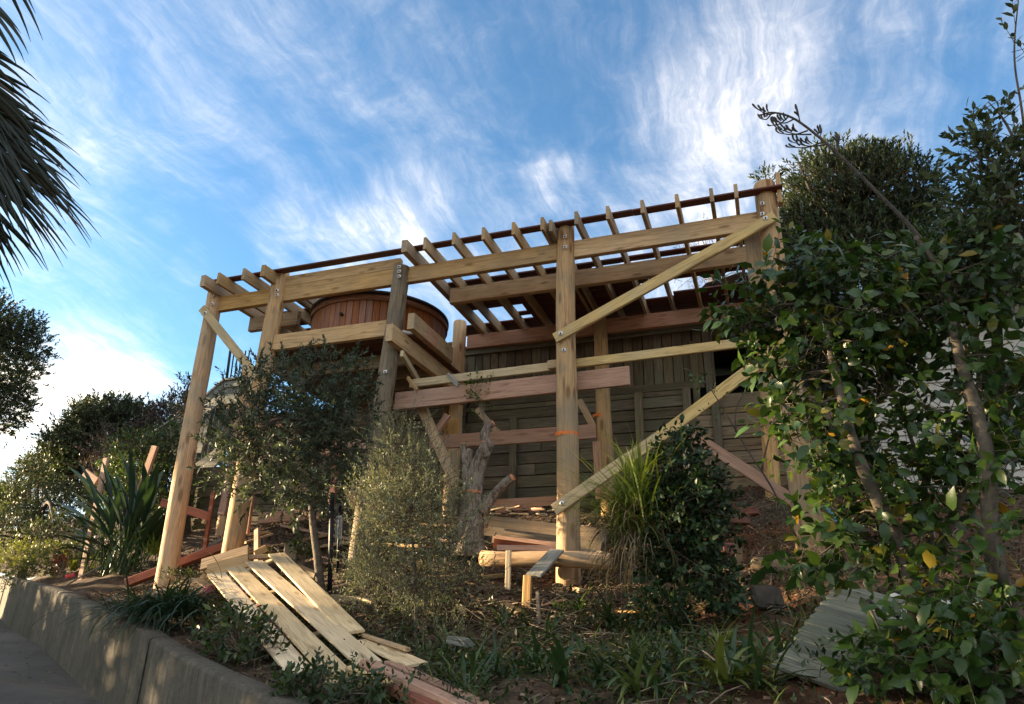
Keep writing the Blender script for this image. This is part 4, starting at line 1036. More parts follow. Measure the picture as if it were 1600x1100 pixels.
def tuft(name, label, cat, c, n, L, Wd, lm, th=(.6, 1.4), bend=(.8, 1.8), r=.08, group=None, tint=(.2, .7), seg=6, az=None, vfold=.15, prof=None, individual=0, indiv_name='leaf'):
    """plant of arching blades from one crown"""
    t = thing(name, tuple(c), label, cat, group)
    bs = np.array(tuple(c)) + np.c_[RNG.normal(size=(n, 2)) * r, np.zeros(n)]
    azs = R_(0, 6.283, n) if az is None else R_(az[0], az[1], n)
    k = min(individual, n)
    args = [azs, R_(*th, n), R_(*bend, n), L * R_(.65, 1.1, n), Wd * R_(.75, 1.15, n), R_(*tint, n)]
    for i in range(k):
        mb = MB(); blades(mb, bs[i:i + 1], *[q[i:i + 1] for q in args[:5]], args[5][i:i + 1], seg, prof, vfold)
        mb.obj(indiv_name, lm, t, True)
    if n > k:
        mb = MB(); blades(mb, bs[k:], *[q[k:] for q in args[:5]], args[5][k:], seg, prof, vfold)
        o = mb.obj('foliage', lm, t, True); o['kind'] = 'stuff'
    return t
def gnd(x, y, Y0=8.0, lo=2.2, hi=13.0):
    """where the line of sight through the photo meets the ground"""
    r = ray(x, y); r = r / r[1]; best = None
    for Y in np.arange(lo, hi, .05):
        p = r * Y
        if p[2] <= gz(p[0], p[1]): return Vector((p[0], p[1], gz(p[0], p[1])))
        best = p
        if p[2] > gz(p[0], p[1]) and Y > lo + .1 and False: break
    return Vector(r * Y0)
def gnd_cross(x, y, lo=3.0, hi=12.5):
    """first crossing from above the ground to below it"""
    r = ray(x, y); r = r / r[1]; Ys = np.arange(lo, hi, .04); pts = r[None] * Ys[:, None]; dz = pts[:, 2] - G(pts[:, 0], pts[:, 1])
    s = np.where((dz[:-1] > 0) & (dz[1:] <= 0))[0]
    if len(s): p = pts[s[0] + 1]; return Vector((p[0], p[1], gz(p[0], p[1])))
    i = int(np.argmin(np.abs(dz))); p = pts[i]; return Vector((p[0], p[1], gz(p[0], p[1])))
def A(x, y, Y): return np.array(at(x, y, Y))

# --- dark olive-leaved small tree in front of the second pole
Yt = 6.9
b0 = at(507, 935, Yt)
OT = tree('slim_tree', 'slim dark tree with small grey-green leaves in front of the second and third poles', 'tree', b0,
     [b0 - V(0, 0, .1), at(497, 880, Yt), at(488, 800, Yt), at(492, 740, Yt), at(488, 660, Yt), at(470, 590, Yt)], .05,
     [blob(455, 690, Yt, 105, 95), blob(500, 620, Yt, 75, 75), blob(400, 650, Yt, 65, 60), blob(535, 690, Yt, 55, 75), blob(430, 590, Yt, 45, 40), blob(370, 690, Yt, 36, 50), blob(395, 745, Yt, 48, 42), blob(500, 760, Yt, 60, 28), blob(545, 590, Yt, 28, 40), blob(470, 800, Yt, 45, 14, None, .5)],
     1250, .17, 13, .066, .33, L_OLIVE, M_BARK_PALE, None, 60, .2, .45, False, 48, .5, .2, 0, .5, .003, loose=.2)
# --- feathery grey-green shrub
Yt = 6.2; b0 = gnd_cross(648, 1000)
tree('feathery_shrub', 'feathery pale grey-green shrub of tiny leaves in front of the stump', 'shrub', b0,
     [b0 - V(0, 0, .1), at(650, 950, Yt), at(645, 850, Yt), at(630, 740, Yt)], .022,
     [blob(640, 800, Yt, 70, 85), blob(622, 700, Yt, 30, 48), blob(655, 725, Yt, 26, 38), blob(592, 775, Yt, 40, 46), blob(705, 840, Yt, 46, 52), blob(640, 905, Yt, 80, 38), blob(582, 870, Yt, 38, 38), blob(572, 915, Yt, 26, 24), blob(738, 900, Yt, 26, 32, None, .7), blob(660, 965, Yt, 66, 20, None, .5), blob(715, 785, Yt, 22, 28, None, .6), blob(690, 1015, 5.9, 52, 22, None, .5), blob(598, 660, Yt, 14, 22, None, .7), blob(680, 760, Yt, 24, 40, None, .7)],
     2100, .19, 15, .027, .34, L_FEATHER, M_BARK_PALE, None, 90, .0, .75, False, 46, .5, .22, 0, .6, .002, loose=.38)
# --- dark glossy bush
Yt = 6.45; b0 = gnd_cross(1068, 985)
tree('dark_bush', 'dark glossy-leaved bush growing right of the grassy tussock', 'bush', b0,
     [b0 - V(0, 0, .1), at(1066, 930, Yt), at(1066, 850, Yt), at(1062, 740, Yt)], .022,
     [blob(1058, 730, Yt, 32, 40), blob(1080, 790, Yt, 45, 38), blob(1108, 840, Yt, 34, 34), blob(1055, 800, Yt, 30, 50), blob(1062, 690, Yt, 20, 14), blob(1030, 880, Yt, 26, 34), blob(1118, 775, Yt, 22, 26), blob(1080, 890, Yt, 40, 26), blob(1122, 925, 6.3, 38, 28), blob(1045, 955, 6.2, 38, 30, None, .6), blob(1100, 735, Yt, 12, 18, None, .8)],
     640, .14, 8, .062, .52, L_CAMDARK, M_BARK_PALE, None, 34, .2, .45, True, 58, .5, .24, .25, .55, .0025, loose=.2)
for i, (xa, ya, xb, yb) in enumerate([(1053, 970, 1050, 880), (1075, 975, 1088, 880), (1062, 980, 1062, 890)]):
    pass
# shoots of the bush against the wall
# --- big glossy tree on the right: near leaves are single leaves, the rest one mass
b0 = gnd_cross(1425, 985)
CT = thing('camellia_tree', tuple(b0), 'big glossy-leaved tree filling the right side, some leaves turning yellow', 'tree')
Yc = 4.6
trunks = [([b0 - V(0, 0, .2), at(1430, 940, 4.7), at(1405, 850, 4.6), at(1360, 760, 4.5), at(1330, 680, 4.5), at(1300, 560, 4.5), at(1290, 470, 4.6)], .06),
          ([at(1600, 1010, 4.9), at(1565, 920, 4.5), at(1548, 830, 4.45), at(1540, 700, 4.45), at(1500, 560, 4.5), at(1470, 430, 4.6), at(1430, 370, 4.6)], .062),
          ([at(1440, 960, 4.8), at(1460, 880, 4.8), at(1500, 780, 4.8), at(1525, 700, 4.8), at(1530, 600, 4.8), at(1520, 480, 4.8)], .038),
          ([at(1465, 960, 4.9), at(1455, 860, 4.9), at(1440, 740, 4.9), at(1400, 620, 4.8)], .03)]
tk = []
mb = MB()
for pts, r in trunks:
    c_ = curve_pts(pts, 6); tk.append(c_)
    v, f = tube_data(c_, np.linspace(r * .95, r * .26, len(c_)), 10, True, .14); mb.add(v, f)
mb.obj('trunk', M_BARK_PALE, CT, True)
Yb = 4.68
cb = [blob(1225, 475, Yb, 60, 55), blob(1320, 490, Yb, 95, 60), blob(1280, 570, Yb, 70, 55), blob(1285, 690, Yb, 58, 55), blob(1350, 740, Yb, 55, 55), blob(1450, 470, Yb, 70, 60), blob(1545, 440, Yb, 70, 65), blob(1385, 620, Yb, 50, 60, None, .5),
      blob(1565, 600, Yb, 55, 60), blob(1470, 640, Yb, 50, 50, None, .4), blob(1320, 830, Yb, 52, 35), blob(1395, 850, Yb, 52, 40), blob(1490, 1045, 4.1, 95, 62), blob(1415, 1068, 4.0, 55, 45), blob(1560, 1030, 4.1, 80, 70), blob(1500, 740, Yb, 70, 50, None, .7), blob(1270, 868, Yb, 30, 26), blob(1470, 960, 4.1, 60, 38, None, .8), blob(1290, 435, Yb, 40, 25), blob(1175, 500, Yb, 26, 30), blob(1560, 870, 4.3, 55, 50, None, .4), blob(1590, 740, 4.3, 35, 80, None, .7), blob(1430, 720, 5.0, 60, 60, None, .5), blob(1235, 635, Yb, 30, 26, None, .8)]
p, d = twig_set(cb, 1050, .25, .2, .55, .2)
mb = MB(); limbs(mb, np.concatenate(tk), p, 120, .024); twig_tubes(mb, p, d, .2, .003); tag(mb.obj('branches', M_BARK_PALE, CT, True), kind='stuff')
tmp = MB()
base, ld, ln, ll, ti = twig_leaves(tmp, p, d, .24, 7, .081, .55, 62, True, .42, .24, .25, .22, .35, tip=.02, lsd=.33)
order = np.argsort(base @ CAM_R[2]); px_ = (base @ CAM_R[0]) / (base @ CAM_R[2]) * FPX + 800; py_ = (base @ CAM_R[1]) / (base @ CAM_R[2]) * FPX + 550
vis = [i for i in order if 0 < px_[i] < 1600 and 0 < py_[i] < 1100][:300]
vs_ = set(vis); rest = np.array([i for i in range(len(base)) if i not in vs_])
mb = MB(); leaves(mb, base[rest], ld[rest], ln[rest], ll[rest], ll[rest] * .54, ti[rest], True, .25, .18)
o = mb.obj('foliage', L_CAM, CT, True); o['kind'] = 'stuff'
LM = []
for tv in (.25, .45, .6, .75, .86, .96):
    mb = MB(); leaves(mb, [[0, 0, 0]], [[1, 0, 0]], [[0, 0, 1]], 1, .54, tv, True, .25, .18); LM.append((tv, mb.mesh('leaf', L_CAM, True)))
for i in vis:
    x = nrm(ld[i]); y = nrm(np.cross(ln[i], x)); z = np.cross(x, y); s = ll[i]
    mw = Matrix(((x[0] * s, y[0] * s, z[0] * s, base[i][0]), (x[1] * s, y[1] * s, z[1] * s, base[i][1]), (x[2] * s, y[2] * s, z[2] * s, base[i][2]), (0, 0, 0, 1)))
    me = min(LM, key=lambda q: abs(q[0] - ti[i]))[1]
    link(bpy.data.objects.new('leaf', me), CT, mw)
# --- tall shoots of the tree at the right edge, against the sky
Ys = 4.6; b0 = at(1640, 700, Ys)
RT = thing('broadleaf_sapling', tuple(gnd_cross(1598, 1000)), 'tall thin sapling with oval leaves reaching the top right corner of the sky', 'tree')
mb = MB(); shoots = [[at(1640, 760, Ys), at(1620, 450, Ys), at(1600, 200, Ys), at(1585, 90, Ys), at(1592, -10, Ys)], [at(1620, 450, Ys), at(1580, 330, Ys), at(1540, 270, Ys), at(1515, 200, Ys)], [at(1600, 250, Ys), at(1570, 190, Ys), at(1545, 160, Ys)], [at(1610, 330, Ys), at(1560, 300, Ys), at(1515, 250, Ys)], [at(1640, 1040, Ys), at(1640, 760, Ys)], [at(1600, 220, Ys), at(1570, 240, Ys), at(1535, 205, Ys)]]
for s_ in shoots:
    c_ = curve_pts(s_, 6); v, f = tube_data(c_, np.linspace(.012, .004, len(c_)), 6); mb.add(v, f)
mb.obj('stem', M_BARK, RT, True)
p, d = twig_set([blob(1545, 260, Ys, 42, 55), blob(1520, 230, Ys, 18, 26), blob(1590, 300, Ys, 60, 60), blob(1545, 155, Ys, 14, 16), blob(1592, 60, Ys, 10, 50, .05), blob(1590, 200, Ys, 25, 60), blob(1600, 390, Ys, 80, 60), blob(1520, 330, Ys, 40, 40), blob(1575, 250, Ys, 45, 70), blob(1560, 330, Ys, 60, 50), blob(1530, 210, Ys, 14, 24, None, 2)], 330, .5, .2, .5)
mb = MB(); twig_leaves(mb, p, d, .13, 6, .062, .46, 50, True, .68, .2, .25, .12, .05); o = mb.obj('crown', L_HEDGE if False else L_TREE, RT, True); o['kind'] = 'stuff'
mb = MB(); twig_tubes(mb, p, d, .13, .003); mb.obj('branches', M_BARK, RT, True)
# --- dense round tree behind the right pole and its neighbours
Yt = 13.0
b0 = Vector((2.9, 13, gz(2.9, 13)))
tree('round_tree', 'dense dark round-headed evergreen tree behind the right pole of the deck', 'tree', b0, [b0, b0 + V(.05, 0, 1.6), at(1340, 420, 13)], .16,
     [blob(1335, 330, Yt, 105, 80), blob(1300, 290, Yt, 65, 48), blob(1400, 310, Yt, 60, 55), blob(1270, 370, Yt, 52, 60), blob(1420, 370, Yt, 55, 60), blob(1330, 420, Yt, 110, 70), blob(1245, 420, Yt, 30, 50), blob(1360, 265, Yt, 40, 26)],
     4600, .20, 11, .10, .34, L_TREE, None, 'evergreen trees behind the deck', 30, .6, .6, False, 42, .5, .2, 0, .35, .005)
b0 = Vector((4.6, 12, gz(4.6, 12)))
tree('mixed_tree', 'mid green looser tree behind the big glossy tree, below the sapling', 'tree', b0, [b0, b0 + V(0, 0, 1.4), at(1520, 430, 10.5)], .10,
     [blob(1500, 420, 10.5, 80, 70), blob(1450, 440, 10.5, 60, 60), blob(1570, 400, 10, 70, 80), blob(1545, 330, 10, 40, 45)],
     900, .24, 9, .11, .32, L_HEDGE, None, 'evergreen trees behind the deck', 30, .4, .5, False, 48, .35, .2, 0, .5, .004)
# bare-twigged shrub behind the deck at right
Yt = 14.2; b0 = Vector((.5, 14.2, gz(.5, 14.2)))
BT = thing('bare_tree', tuple(b0), 'thin bare-twigged tree seen through the joists behind the right end of the deck', 'tree')
mb = MB(); v, f = tube_data(curve_pts([b0, at(1120, 520, Yt), at(1115, 440, Yt)], 4), np.linspace(.06, .03, 9), 7); mb.add(v, f); mb.obj('trunk', M_BARK, BT, True)
p, d = twig_set([blob(1110, 400, Yt, 70, 40), blob(1140, 390, Yt, 50, 40), blob(1080, 425, Yt, 40, 28)], 260, .3, .2, .7)
mb = MB(); limbs(mb, curve_pts([b0, at(1120, 520, Yt), at(1115, 440, Yt)], 6), p, 40, .022); twig_tubes(mb, p, d, .22, .006); mb.obj('branches', M_BARK, BT, True)
p = p[::3]; d = d[::3]; mb = MB(); twig_leaves(mb, p, d, .2, 4, .05, .4, 50, False, .5, .2); o = mb.obj('crown', L_PURPLE, BT); o['kind'] = 'stuff'
# small top behind the right pole
Yt = 13.5; p, d = twig_set([blob(1200, 283, Yt, 10, 10)], 34, .6, .2, .3)
ST_ = thing('shrub_top', tuple(Vector((1.35, 13.5, gz(1.35, 13.5)))), 'small leafy sprig rising just above the top of the right pole', 'shrub')
mb = MB(); v, f = tube_data([WM[ST_].translation, at(1200, 285, Yt)], .025, 6); mb.add(v, f); mb.obj('stem', M_BARK, ST_, True)
mb = MB(); twig_leaves(mb, p, d, .2, 9, .11, .28, 40, False, .5, .2); o = mb.obj('crown', L_TREE, ST_); o['kind'] = 'stuff'
M_STALK = plain('dry_stalk', (.075, .062, .05), .9, (.035, .03, .026), 14, 0, .4)
# --- flax flower stalk leaning across the sky
Yk = 5.6
FS = thing('flax_plant', tuple(gnd_cross(1520, 905)), 'flax with broad strap leaves and one long dry flower stalk leaning left over the sky', 'flax')
cp = curve_pts([at(1560, 640, Yk), at(1500, 470, Yk), at(1440, 375, Yk), at(1370, 300, Yk), at(1300, 232, Yk), at(1245, 188, Yk), at(1210, 176, Yk), at(1186, 180, Yk)], 6)
mb = MB(); v, f = tube_data(cp, np.linspace(.021, .006, len(cp)), 8); mb.add(v, f); mb.obj('flower_stalk', M_STALK, FS, True)
mb = MB()
for (x, y, x2, y2) in [(1232, 182, 1205, 196), (1240, 186, 1212, 190), (1262, 204, 1218, 208), (1268, 210, 1214, 200), (1285, 222, 1235, 230), (1290, 226, 1238, 222), (1250, 190, 1247, 176), (1275, 212, 1284, 206), (1305, 236, 1312, 216), (1210, 177, 1186, 172), (1205, 178, 1190, 186)]:
    s_, e_ = A(x, y, Yk), A(x2, y2, Yk + random.uniform(-.12, .12)); m_ = (s_ + e_) / 2 + np.array([0, 0, -.03])
    c_ = curve_pts([s_, m_, e_], 4); v, f = tube_data(c_, np.linspace(.008, .004, len(c_)), 5); mb.add(v, f)
    for j in range(5):
        q = s_ + (e_ - s_) * (.4 + .15 * j); u = np.array([random.uniform(-.3, .1), random.uniform(-.3, .3), random.uniform(.2, 1)]); u /= np.linalg.norm(u)
        c_ = curve_pts([q, q + u * .03 + (e_ - s_) * .1, q + u * .075 + (e_ - s_) * .12], 3); v, f = tube_data(c_, np.linspace(.005, .011, len(c_)) * [1, 1, 1, 1, 1, 1, .4], 5); mb.add(v, f)
mb.obj('seed_pods', M_STALK, FS, True)
c = np.array(tuple(at(1600, 800, 5.6)))
n = 16; az = R_(0, 6.28, n)
for i in range(n):
    mb = MB(); blades(mb, [np.array(tuple(at(1560, 640, Yk))) + np.array([random.uniform(-.1, .1), random.uniform(-.1, .1), -.4])], az[i], random.uniform(.8, 1.3), random.uniform(.6, 1.9), random.uniform(1.0, 1.7), .085, random.random() * .5 + .3, 8, None, .22)
    mb.obj('leaf', L_AGA, FS, True)
for (xa, ya, xb, yb, xc, yc) in [(1475, 418, 1530, 395, 1600, 392), (1420, 590, 1500, 560, 1600, 600)]:
    c_ = curve_pts([at(xa, ya, 5.2), at(xb, yb, 5.1), at(xc, yc, 5.0)], 6); m_ = len(c_)
    wv = np.sin(np.linspace(.05, 1, m_) * 1.9) * .045 + .004; up_ = np.array([0, -.35, 1.0])
    T = np.gradient(c_, axis=0); sd = nrm(np.cross(T, np.array([0.3, 1.0, .6])))
    vv = np.stack([c_ + sd * wv[:, None], c_ - np.array([0, 0, .008]), c_ - sd * wv[:, None]], 1).reshape(-1, 3)
    i_ = np.arange(m_ - 1)[:, None] * 3; mb = MB(); mb.add(vv, [np.concatenate([i_ + [[0, 1, 4, 3]], i_ + [[1, 2, 5, 4]]])], .6); mb.obj('leaf', L_AGA, FS, True)
# --- stump with cut limbs and regrowth
Yt = 8.2; b0 = at(732, 858, Yt)
SU = thing('cut_tree', tuple(b0), 'grey tree stump cut off at several limbs, leafy regrowth sprouting from its top', 'stump')
def limb(pts, rad, cut=True):
    c_ = curve_pts(pts, 5); c_ = curve_pts(pts, 9); v, f = tube_data(c_, np.interp(np.linspace(0, 1, len(c_)), np.linspace(0, 1, len(rad)), rad), 22, True, .10)
    ctr = np.repeat(c_, 22, 0); k_ = np.tile(np.arange(22), len(c_)); ridge = 1 + .09 * np.sin(k_ * 1.9 + 1.3) + .06 * np.sin(k_ * 4.1 + np.repeat(np.arange(len(c_)), 22) * .35)
    v = ctr + (v - ctr) * ridge[:, None]
    mb = MB(); mb.add(v, f[:1] + f[1:2]); mb.obj('limb', M_STUMP, SU, True)
    if cut:
        e, dr = c_[-1], nrm(c_[-1] - c_[-2]); mb = MB(); v, f = tube_data([e - dr * .01, e + dr * .008], [rad[-1] * 1.0, rad[-1] * .93], 12, True, .08); mb.add(v, f); mb.obj('cut_face', M_CUT, SU)
limb([at(730, 870, Yt), at(737, 800, Yt), at(739, 760, Yt), at(752, 715, Yt), at(764, 692, Yt)], [.21, .14, .125, .088, .075], False)
limb([at(764, 700, Yt), at(757, 683, Yt - .05), at(762, 668, Yt - .05), at(771, 661, Yt - .05)], [.07, .055, .05, .042])
limb([at(735, 772, Yt), at(733, 735, Yt + .02), at(732, 712, Yt), at(737, 703, Yt)], [.09, .085, .07, .05], False)
limb([at(730, 765, Yt - .05), at(728, 730, Yt - .06), at(723, 694, Yt - .06)], [.05, .045, .035])
limb([at(752, 800, Yt), at(770, 775, Yt), at(790, 755, Yt - .05), at(801, 746, Yt - .08)], [.085, .06, .055, .05])
limb([at(760, 712, Yt - .1), at(757, 703, Yt - .14), at(755, 690, Yt - .16)], [.05, .04, .035])
ring_mark(SU, at(737, 767, Yt).x, Yt, at(737, 767, Yt - .15).z, .152, math.radians(185), math.radians(350), .012, 'saw_cut')
bpy.data.objects['saw_cut'].data.materials[0] = M_CUT
p, d = twig_set([blob(750, 610, Yt, 13, 20), blob(757, 640, Yt, 8, 26), blob(742, 618, Yt, 9, 12)], 46, .8, .2, .4)
mb = MB()
for i in range(5):
    c_ = curve_pts([at(757, 690, Yt), at(754 + random.uniform(-4, 4), 650, Yt), at(748 + random.uniform(-12, 12), 600, Yt)], 4); v, f = tube_data(c_, np.linspace(.006, .003, len(c_)), 5); mb.add(v, f)
mb.obj('sprouts', M_STICK, SU, True)
mb = MB(); twig_leaves(mb, p, d, .12, 6, .05, .5, 60, True, .55, .2, .25, .15, .1); o = mb.obj('regrowth', L_CAM, SU, True); o['kind'] = 'stuff'

# --- grassy tussock right of the middle pole
c = gnd_cross(985, 900)
tc_ = at(985, 800, 6.75)
TU = thing('grass_tussock', (tc_.x, tc_.y, gz(tc_.x, tc_.y)), 'large tussock of long arching grassy leaves right of the middle pole', 'grass')
core = np.array(tuple(at(992, 815, 6.5)))
n = 380; bs = core + RNG.normal(size=(n, 3)) * [.11, .09, .13]
mb = MB(); blades(mb, bs, R_(0, 6.283, n), R_(.5, 1.45, n), R_(.8, 2.4, n), R_(.3, .68, n), R_(.011, .019, n), R_(.25, .74, n), 7, None, .1); o = mb.obj('foliage', L_GRASS, TU, True); o['kind'] = 'stuff'
n = 110; mb = MB(); bs = np.array(tuple(at(1006, 790, 6.4))) + RNG.normal(size=(n, 3)) * [.06, .06, .10]
blades(mb, bs, R_(0, 6.283, n), R_(1.0, 1.5, n), R_(.3, 1.2, n), R_(.4, .75, n), R_(.014, .024, n), R_(.55, .8, n), 7, None, .1); o = mb.obj('foliage', L_GRASS, TU, True); o['kind'] = 'stuff'
n = 80; mb = MB(); blades(mb, core + RNG.normal(size=(n, 3)) * [.06, .06, .08], R_(2.4, 4.2, n), R_(.1, .9, n), R_(.2, .8, n), R_(.7, 1.15, n), R_(.006, .010, n), R_(.5, .9, n), 7); o = mb.obj('foliage', L_GRASS, TU, True); o['kind'] = 'stuff'
n = 340; mb = MB(); blades(mb, core + RNG.normal(size=(n, 3)) * [.12, .10, .12] - np.array([0, 0, .12]), R_(0, 6.283, n), R_(-.5, .7, n), R_(1.0, 1.8, n), R_(.35, .75, n), R_(.008, .014, n), R_(.0, .7, n), 7); o = mb.obj('dead_skirt', L_DRY, TU, True); o['kind'] = 'stuff'

# --- bird-of-paradise clump on the left
Yt = 9.0; c = gnd_cross(190, 905)
BP = thing('paddle_leaf_clump', tuple(c), 'large dark clump of stalked paddle-shaped leaves left of the left pole', 'plant')
pr = lambda s: .10 if s < .5 else max(0.02, math.sin((s - .46) / .54 * math.pi) ** .7)
tips = [(100, 830), (118, 775), (128, 812), (152, 735), (158, 760), (176, 742), (200, 760), (196, 720), (222, 745), (240, 770), (255, 740), (262, 792), (90, 800), (145, 800), (170, 790), (215, 795), (235, 815), (120, 850), (185, 770), (205, 740), (250, 830), (105, 860), (160, 820), (228, 775), (140, 770)]
cbase = np.array(tuple(at(190, 895, Yt)))
tips += [(85, 830), (92, 850), (100, 790), (262, 830), (268, 810), (250, 790), (112, 740), (130, 735), (230, 735), (95, 870)]
for i, (x, y) in enumerate(tips * 2):
    e = A(x + random.uniform(-12, 12), y + random.uniform(-14, 14), Yt + random.uniform(-.7, .6)); s_ = cbase + np.array([random.uniform(-.28, .28), random.uniform(-.25, .3), -.05])
    dv = e - s_; h = math.hypot(dv[0], dv[1]); L = np.linalg.norm(dv) * 1.08; th = math.atan2(dv[2], h)
    mb = MB(); blades(mb, [s_], math.atan2(dv[1], dv[0]), min(1.5, th + .22), .5, L * .97, random.uniform(.10, .155), random.choice([.2, .35, .5, .6, .95 if i % 9 == 0 else .4]), 12, pr, .25)
    mb.obj('leaf', L_STREL, BP, True)
n = 150; mb = MB(); blades(mb, cbase + RNG.normal(size=(n, 3)) * [.35, .25, .02], R_(0, 6.28, n), R_(.9, 1.5, n), R_(.1, .9, n), R_(.4, 1.0, n), R_(.01, .025, n), R_(.2, .8, n), 5); o = mb.obj('stalks', L_STREL, BP, True); o['kind'] = 'stuff'

# --- strappy clump hanging over the wall
c = at(268, 962, 5.9)
AG = tuft('strappy_clump', 'dark clump of narrow strap leaves spilling over the retaining wall', 'plant', c, 300, .62, .022, L_AGA, (.3, 1.35), (1.0, 2.4), .16, None, (.2, .75), 7, None, .2, None, 0)
n = 170; mb = MB(); bs = np.array(tuple(c)) + RNG.normal(size=(n, 3)) * [.3, .12, .02] + np.array([-.05, -.1, 0])
blades(mb, bs, R_(3.4, 5.2, n), R_(.0, 1.0, n), R_(1.0, 2.2, n), R_(.4, .75, n), R_(.014, .024, n), R_(.2, .75, n), 7, None, .2); o = mb.obj('foliage', L_AGA, AG, True); o['kind'] = 'stuff'
mb = MB(); n = 16; blades(mb, np.array(tuple(at(345, 925, 6.7))) + RNG.normal(size=(n, 3)) * .06, R_(3.3, 5, n), R_(.4, 1.1, n), R_(.8, 1.6, n), R_(.35, .5, n), R_(.018, .026, n), .98, 6, None, .2); o = mb.obj('pale_leaves', L_DRY, AG, True); o['kind'] = 'stuff'
# --- leafy low plants along the wall
def bushlet(name, label, cat, blobs, ntw, tl, k, L, Wd, lm, base, big=True, tmean=.45, tip=None, hang=.1, group=None, tsd=.2, ang=62):
    t = thing(name, tuple(base), label, cat, group); p, d = twig_set(blobs, ntw, .5, .3, .5)
    mb = MB(); twig_tubes(mb, p, d, tl, .0025); b_ = np.array(tuple(base))
    for i in RNG.choice(ntw, min(14, ntw), replace=False):
        c_ = curve_pts([b_ + RNG.normal(size=3) * [.03, .03, 0], (b_ + p[i]) / 2 + np.array([0, 0, .03]), p[i]], 3); v, f = tube_data(c_, np.linspace(.006, .003, len(c_)), 4, False); mb.add(v, f)
    mb.obj('stems', M_STICK, t, True)
    mb = MB(); twig_leaves(mb, p, d, tl, k, L, Wd, ang, big, tmean, tsd, .25, .15, hang, tip=tip); o = mb.obj('foliage', lm, t, True); o['kind'] = 'stuff'; return t
bushlet('leafy_plant', 'low leafy green plant on top of the wall beside the slatted panel', 'plant', [blob(375, 1000, 5.25, 50, 30), blob(350, 985, 5.4, 35, 22), blob(405, 1015, 5.1, 32, 25)], 170, .12, 6, .062, .45, L_WEED, at(375, 1025, 5.25))
bushlet('leafy_plant', 'low leafy green plant on the wall at the bottom edge under the panel end', 'plant', [blob(490, 1078, 4.25, 50, 24), blob(560, 1090, 4.2, 45, 22), blob(460, 1090, 4.15, 30, 20)], 150, .10, 6, .055, .45, L_WEED, at(500, 1100, 4.25))
bushlet('wall_creeper', 'yellow-green sunlit shrub hanging over the far left end of the wall', 'shrub', [blob(40, 870, 9.4, 35, 22), blob(20, 890, 9.3, 20, 30), blob(65, 875, 9.6, 28, 20), blob(10, 870, 9.6, 22, 25)], 420, .12, 8, .045, .45, L_YELLOW, at(45, 900, 9.5), False, .45)
bushlet('small_shrub', 'dark green low shrub right of the yellow-green one on the wall', 'shrub', [blob(85, 880, 9.7, 40, 22), blob(110, 868, 9.9, 25, 16)], 220, .12, 7, .05, .42, L_HEDGE, at(90, 898, 9.7), False, .4)
bushlet('small_shrub', 'bright yellow-green small plant at the foot of the tall leaning stake', 'plant', [blob(108, 858, 9.6, 14, 10), blob(155, 880, 9.3, 15, 8)], 40, .10, 6, .07, .3, L_YELLOW, at(110, 880, 9.6), False, .6)
bushlet('red_cordyline', 'small dark red-leaved plant at the foot of the tall leaning stake', 'plant', [blob(97, 878, 9.5, 12, 9)], 24, .10, 7, .09, .2, L_RED, at(98, 892, 9.5), False, .4)
tuft('spiky_plant', 'small sunlit spiky bromeliad-like plant left of the tall leaning stake', 'plant', at(112, 892, 9.35), 40, .3, .022, L_YELLOW, (.6, 1.4), (.2, .9), .03, None, (.2, .8))
tuft('spiky_plant', 'bright green tuft between the paddle leaf clump and the left pole', 'plant', at(240, 868, 9.0), 46, .42, .024, L_GRASS, (.7, 1.45), (.2, .9), .05, None, (.4, .75))
bushlet('small_shrub', 'bright green sprig on the soil left of the slim tree', 'plant', [blob(475, 845, 8.2, 14, 16), blob(468, 868, 8.2, 12, 12)], 40, .12, 6, .055, .45, L_HEDGE, at(472, 890, 8.2), True, .6)
bushlet('small_shrub', 'low dark leafy weed at the foot of the left pole', 'plant', [blob(278, 905, 7.8, 22, 9)], 40, .1, 6, .05, .42, L_WEED, at(278, 914, 7.8))

# --- background trees on the left
def lefttree(label, Y, trunk_x, blobs, ntw, lm, L, tm=.45, k=9, tl=.3, Wd=.36, name='background_tree', hollow=.6, big=False):
    c = at(trunk_x, 800, Y); b0 = Vector((c.x, c.y, gz(c.x, c.y) - .1)); top = blobs[0][0]
    return tree(name, label, 'tree', b0, [b0, (b0 + Vector(top)) / 2, Vector(top)], .12, blobs, ntw, tl, k, L, Wd, lm, None, 'trees behind the garden on the left', 26, hollow, .5, big, 48, tm, .2, 0, .45, .004)
lefttree('dark spreading tree top at the left edge, above the bright cloud', 12.0, -60, [blob(-20, 560, 12, 75, 70), blob(30, 560, 12, 40, 65), blob(20, 520, 12, 40, 34), blob(-50, 640, 12, 80, 40), blob(10, 625, 12, 35, 30), blob(-60, 500, 12, 70, 60)], 3800, L_TREE, .085, .5, 10, .18, .42, hollow=.35)
lefttree('broad dark green tree on the left skyline above the paddle leaf clump', 14.0, 150, [blob(150, 690, 14, 62, 48), blob(180, 665, 14, 48, 40), blob(110, 710, 14, 40, 42), blob(205, 660, 14, 34, 28), blob(75, 735, 14, 34, 26), blob(140, 740, 14, 60, 40), blob(140, 645, 14, 24, 18)], 4600, L_TREE, .095, .55, 10, .2, .42, hollow=.45)
lefttree('purplish small-leaved tree left of the weathered stair', 13.0, 255, [blob(262, 665, 13, 32, 26), blob(235, 690, 13, 28, 30), blob(285, 640, 13, 22, 20), blob(272, 650, 13, 30, 20)], 420, L_PURPLE, .10, .4, 8, .26, .36)
lefttree('slender dark tree sprig rising left of the left pole', 10.6, 296, [blob(292, 612, 10.6, 8, 24), blob(285, 640, 10.6, 14, 18), blob(305, 660, 10.6, 10, 24)], 90, L_TREE, .085, .4, 8, .2, .3)
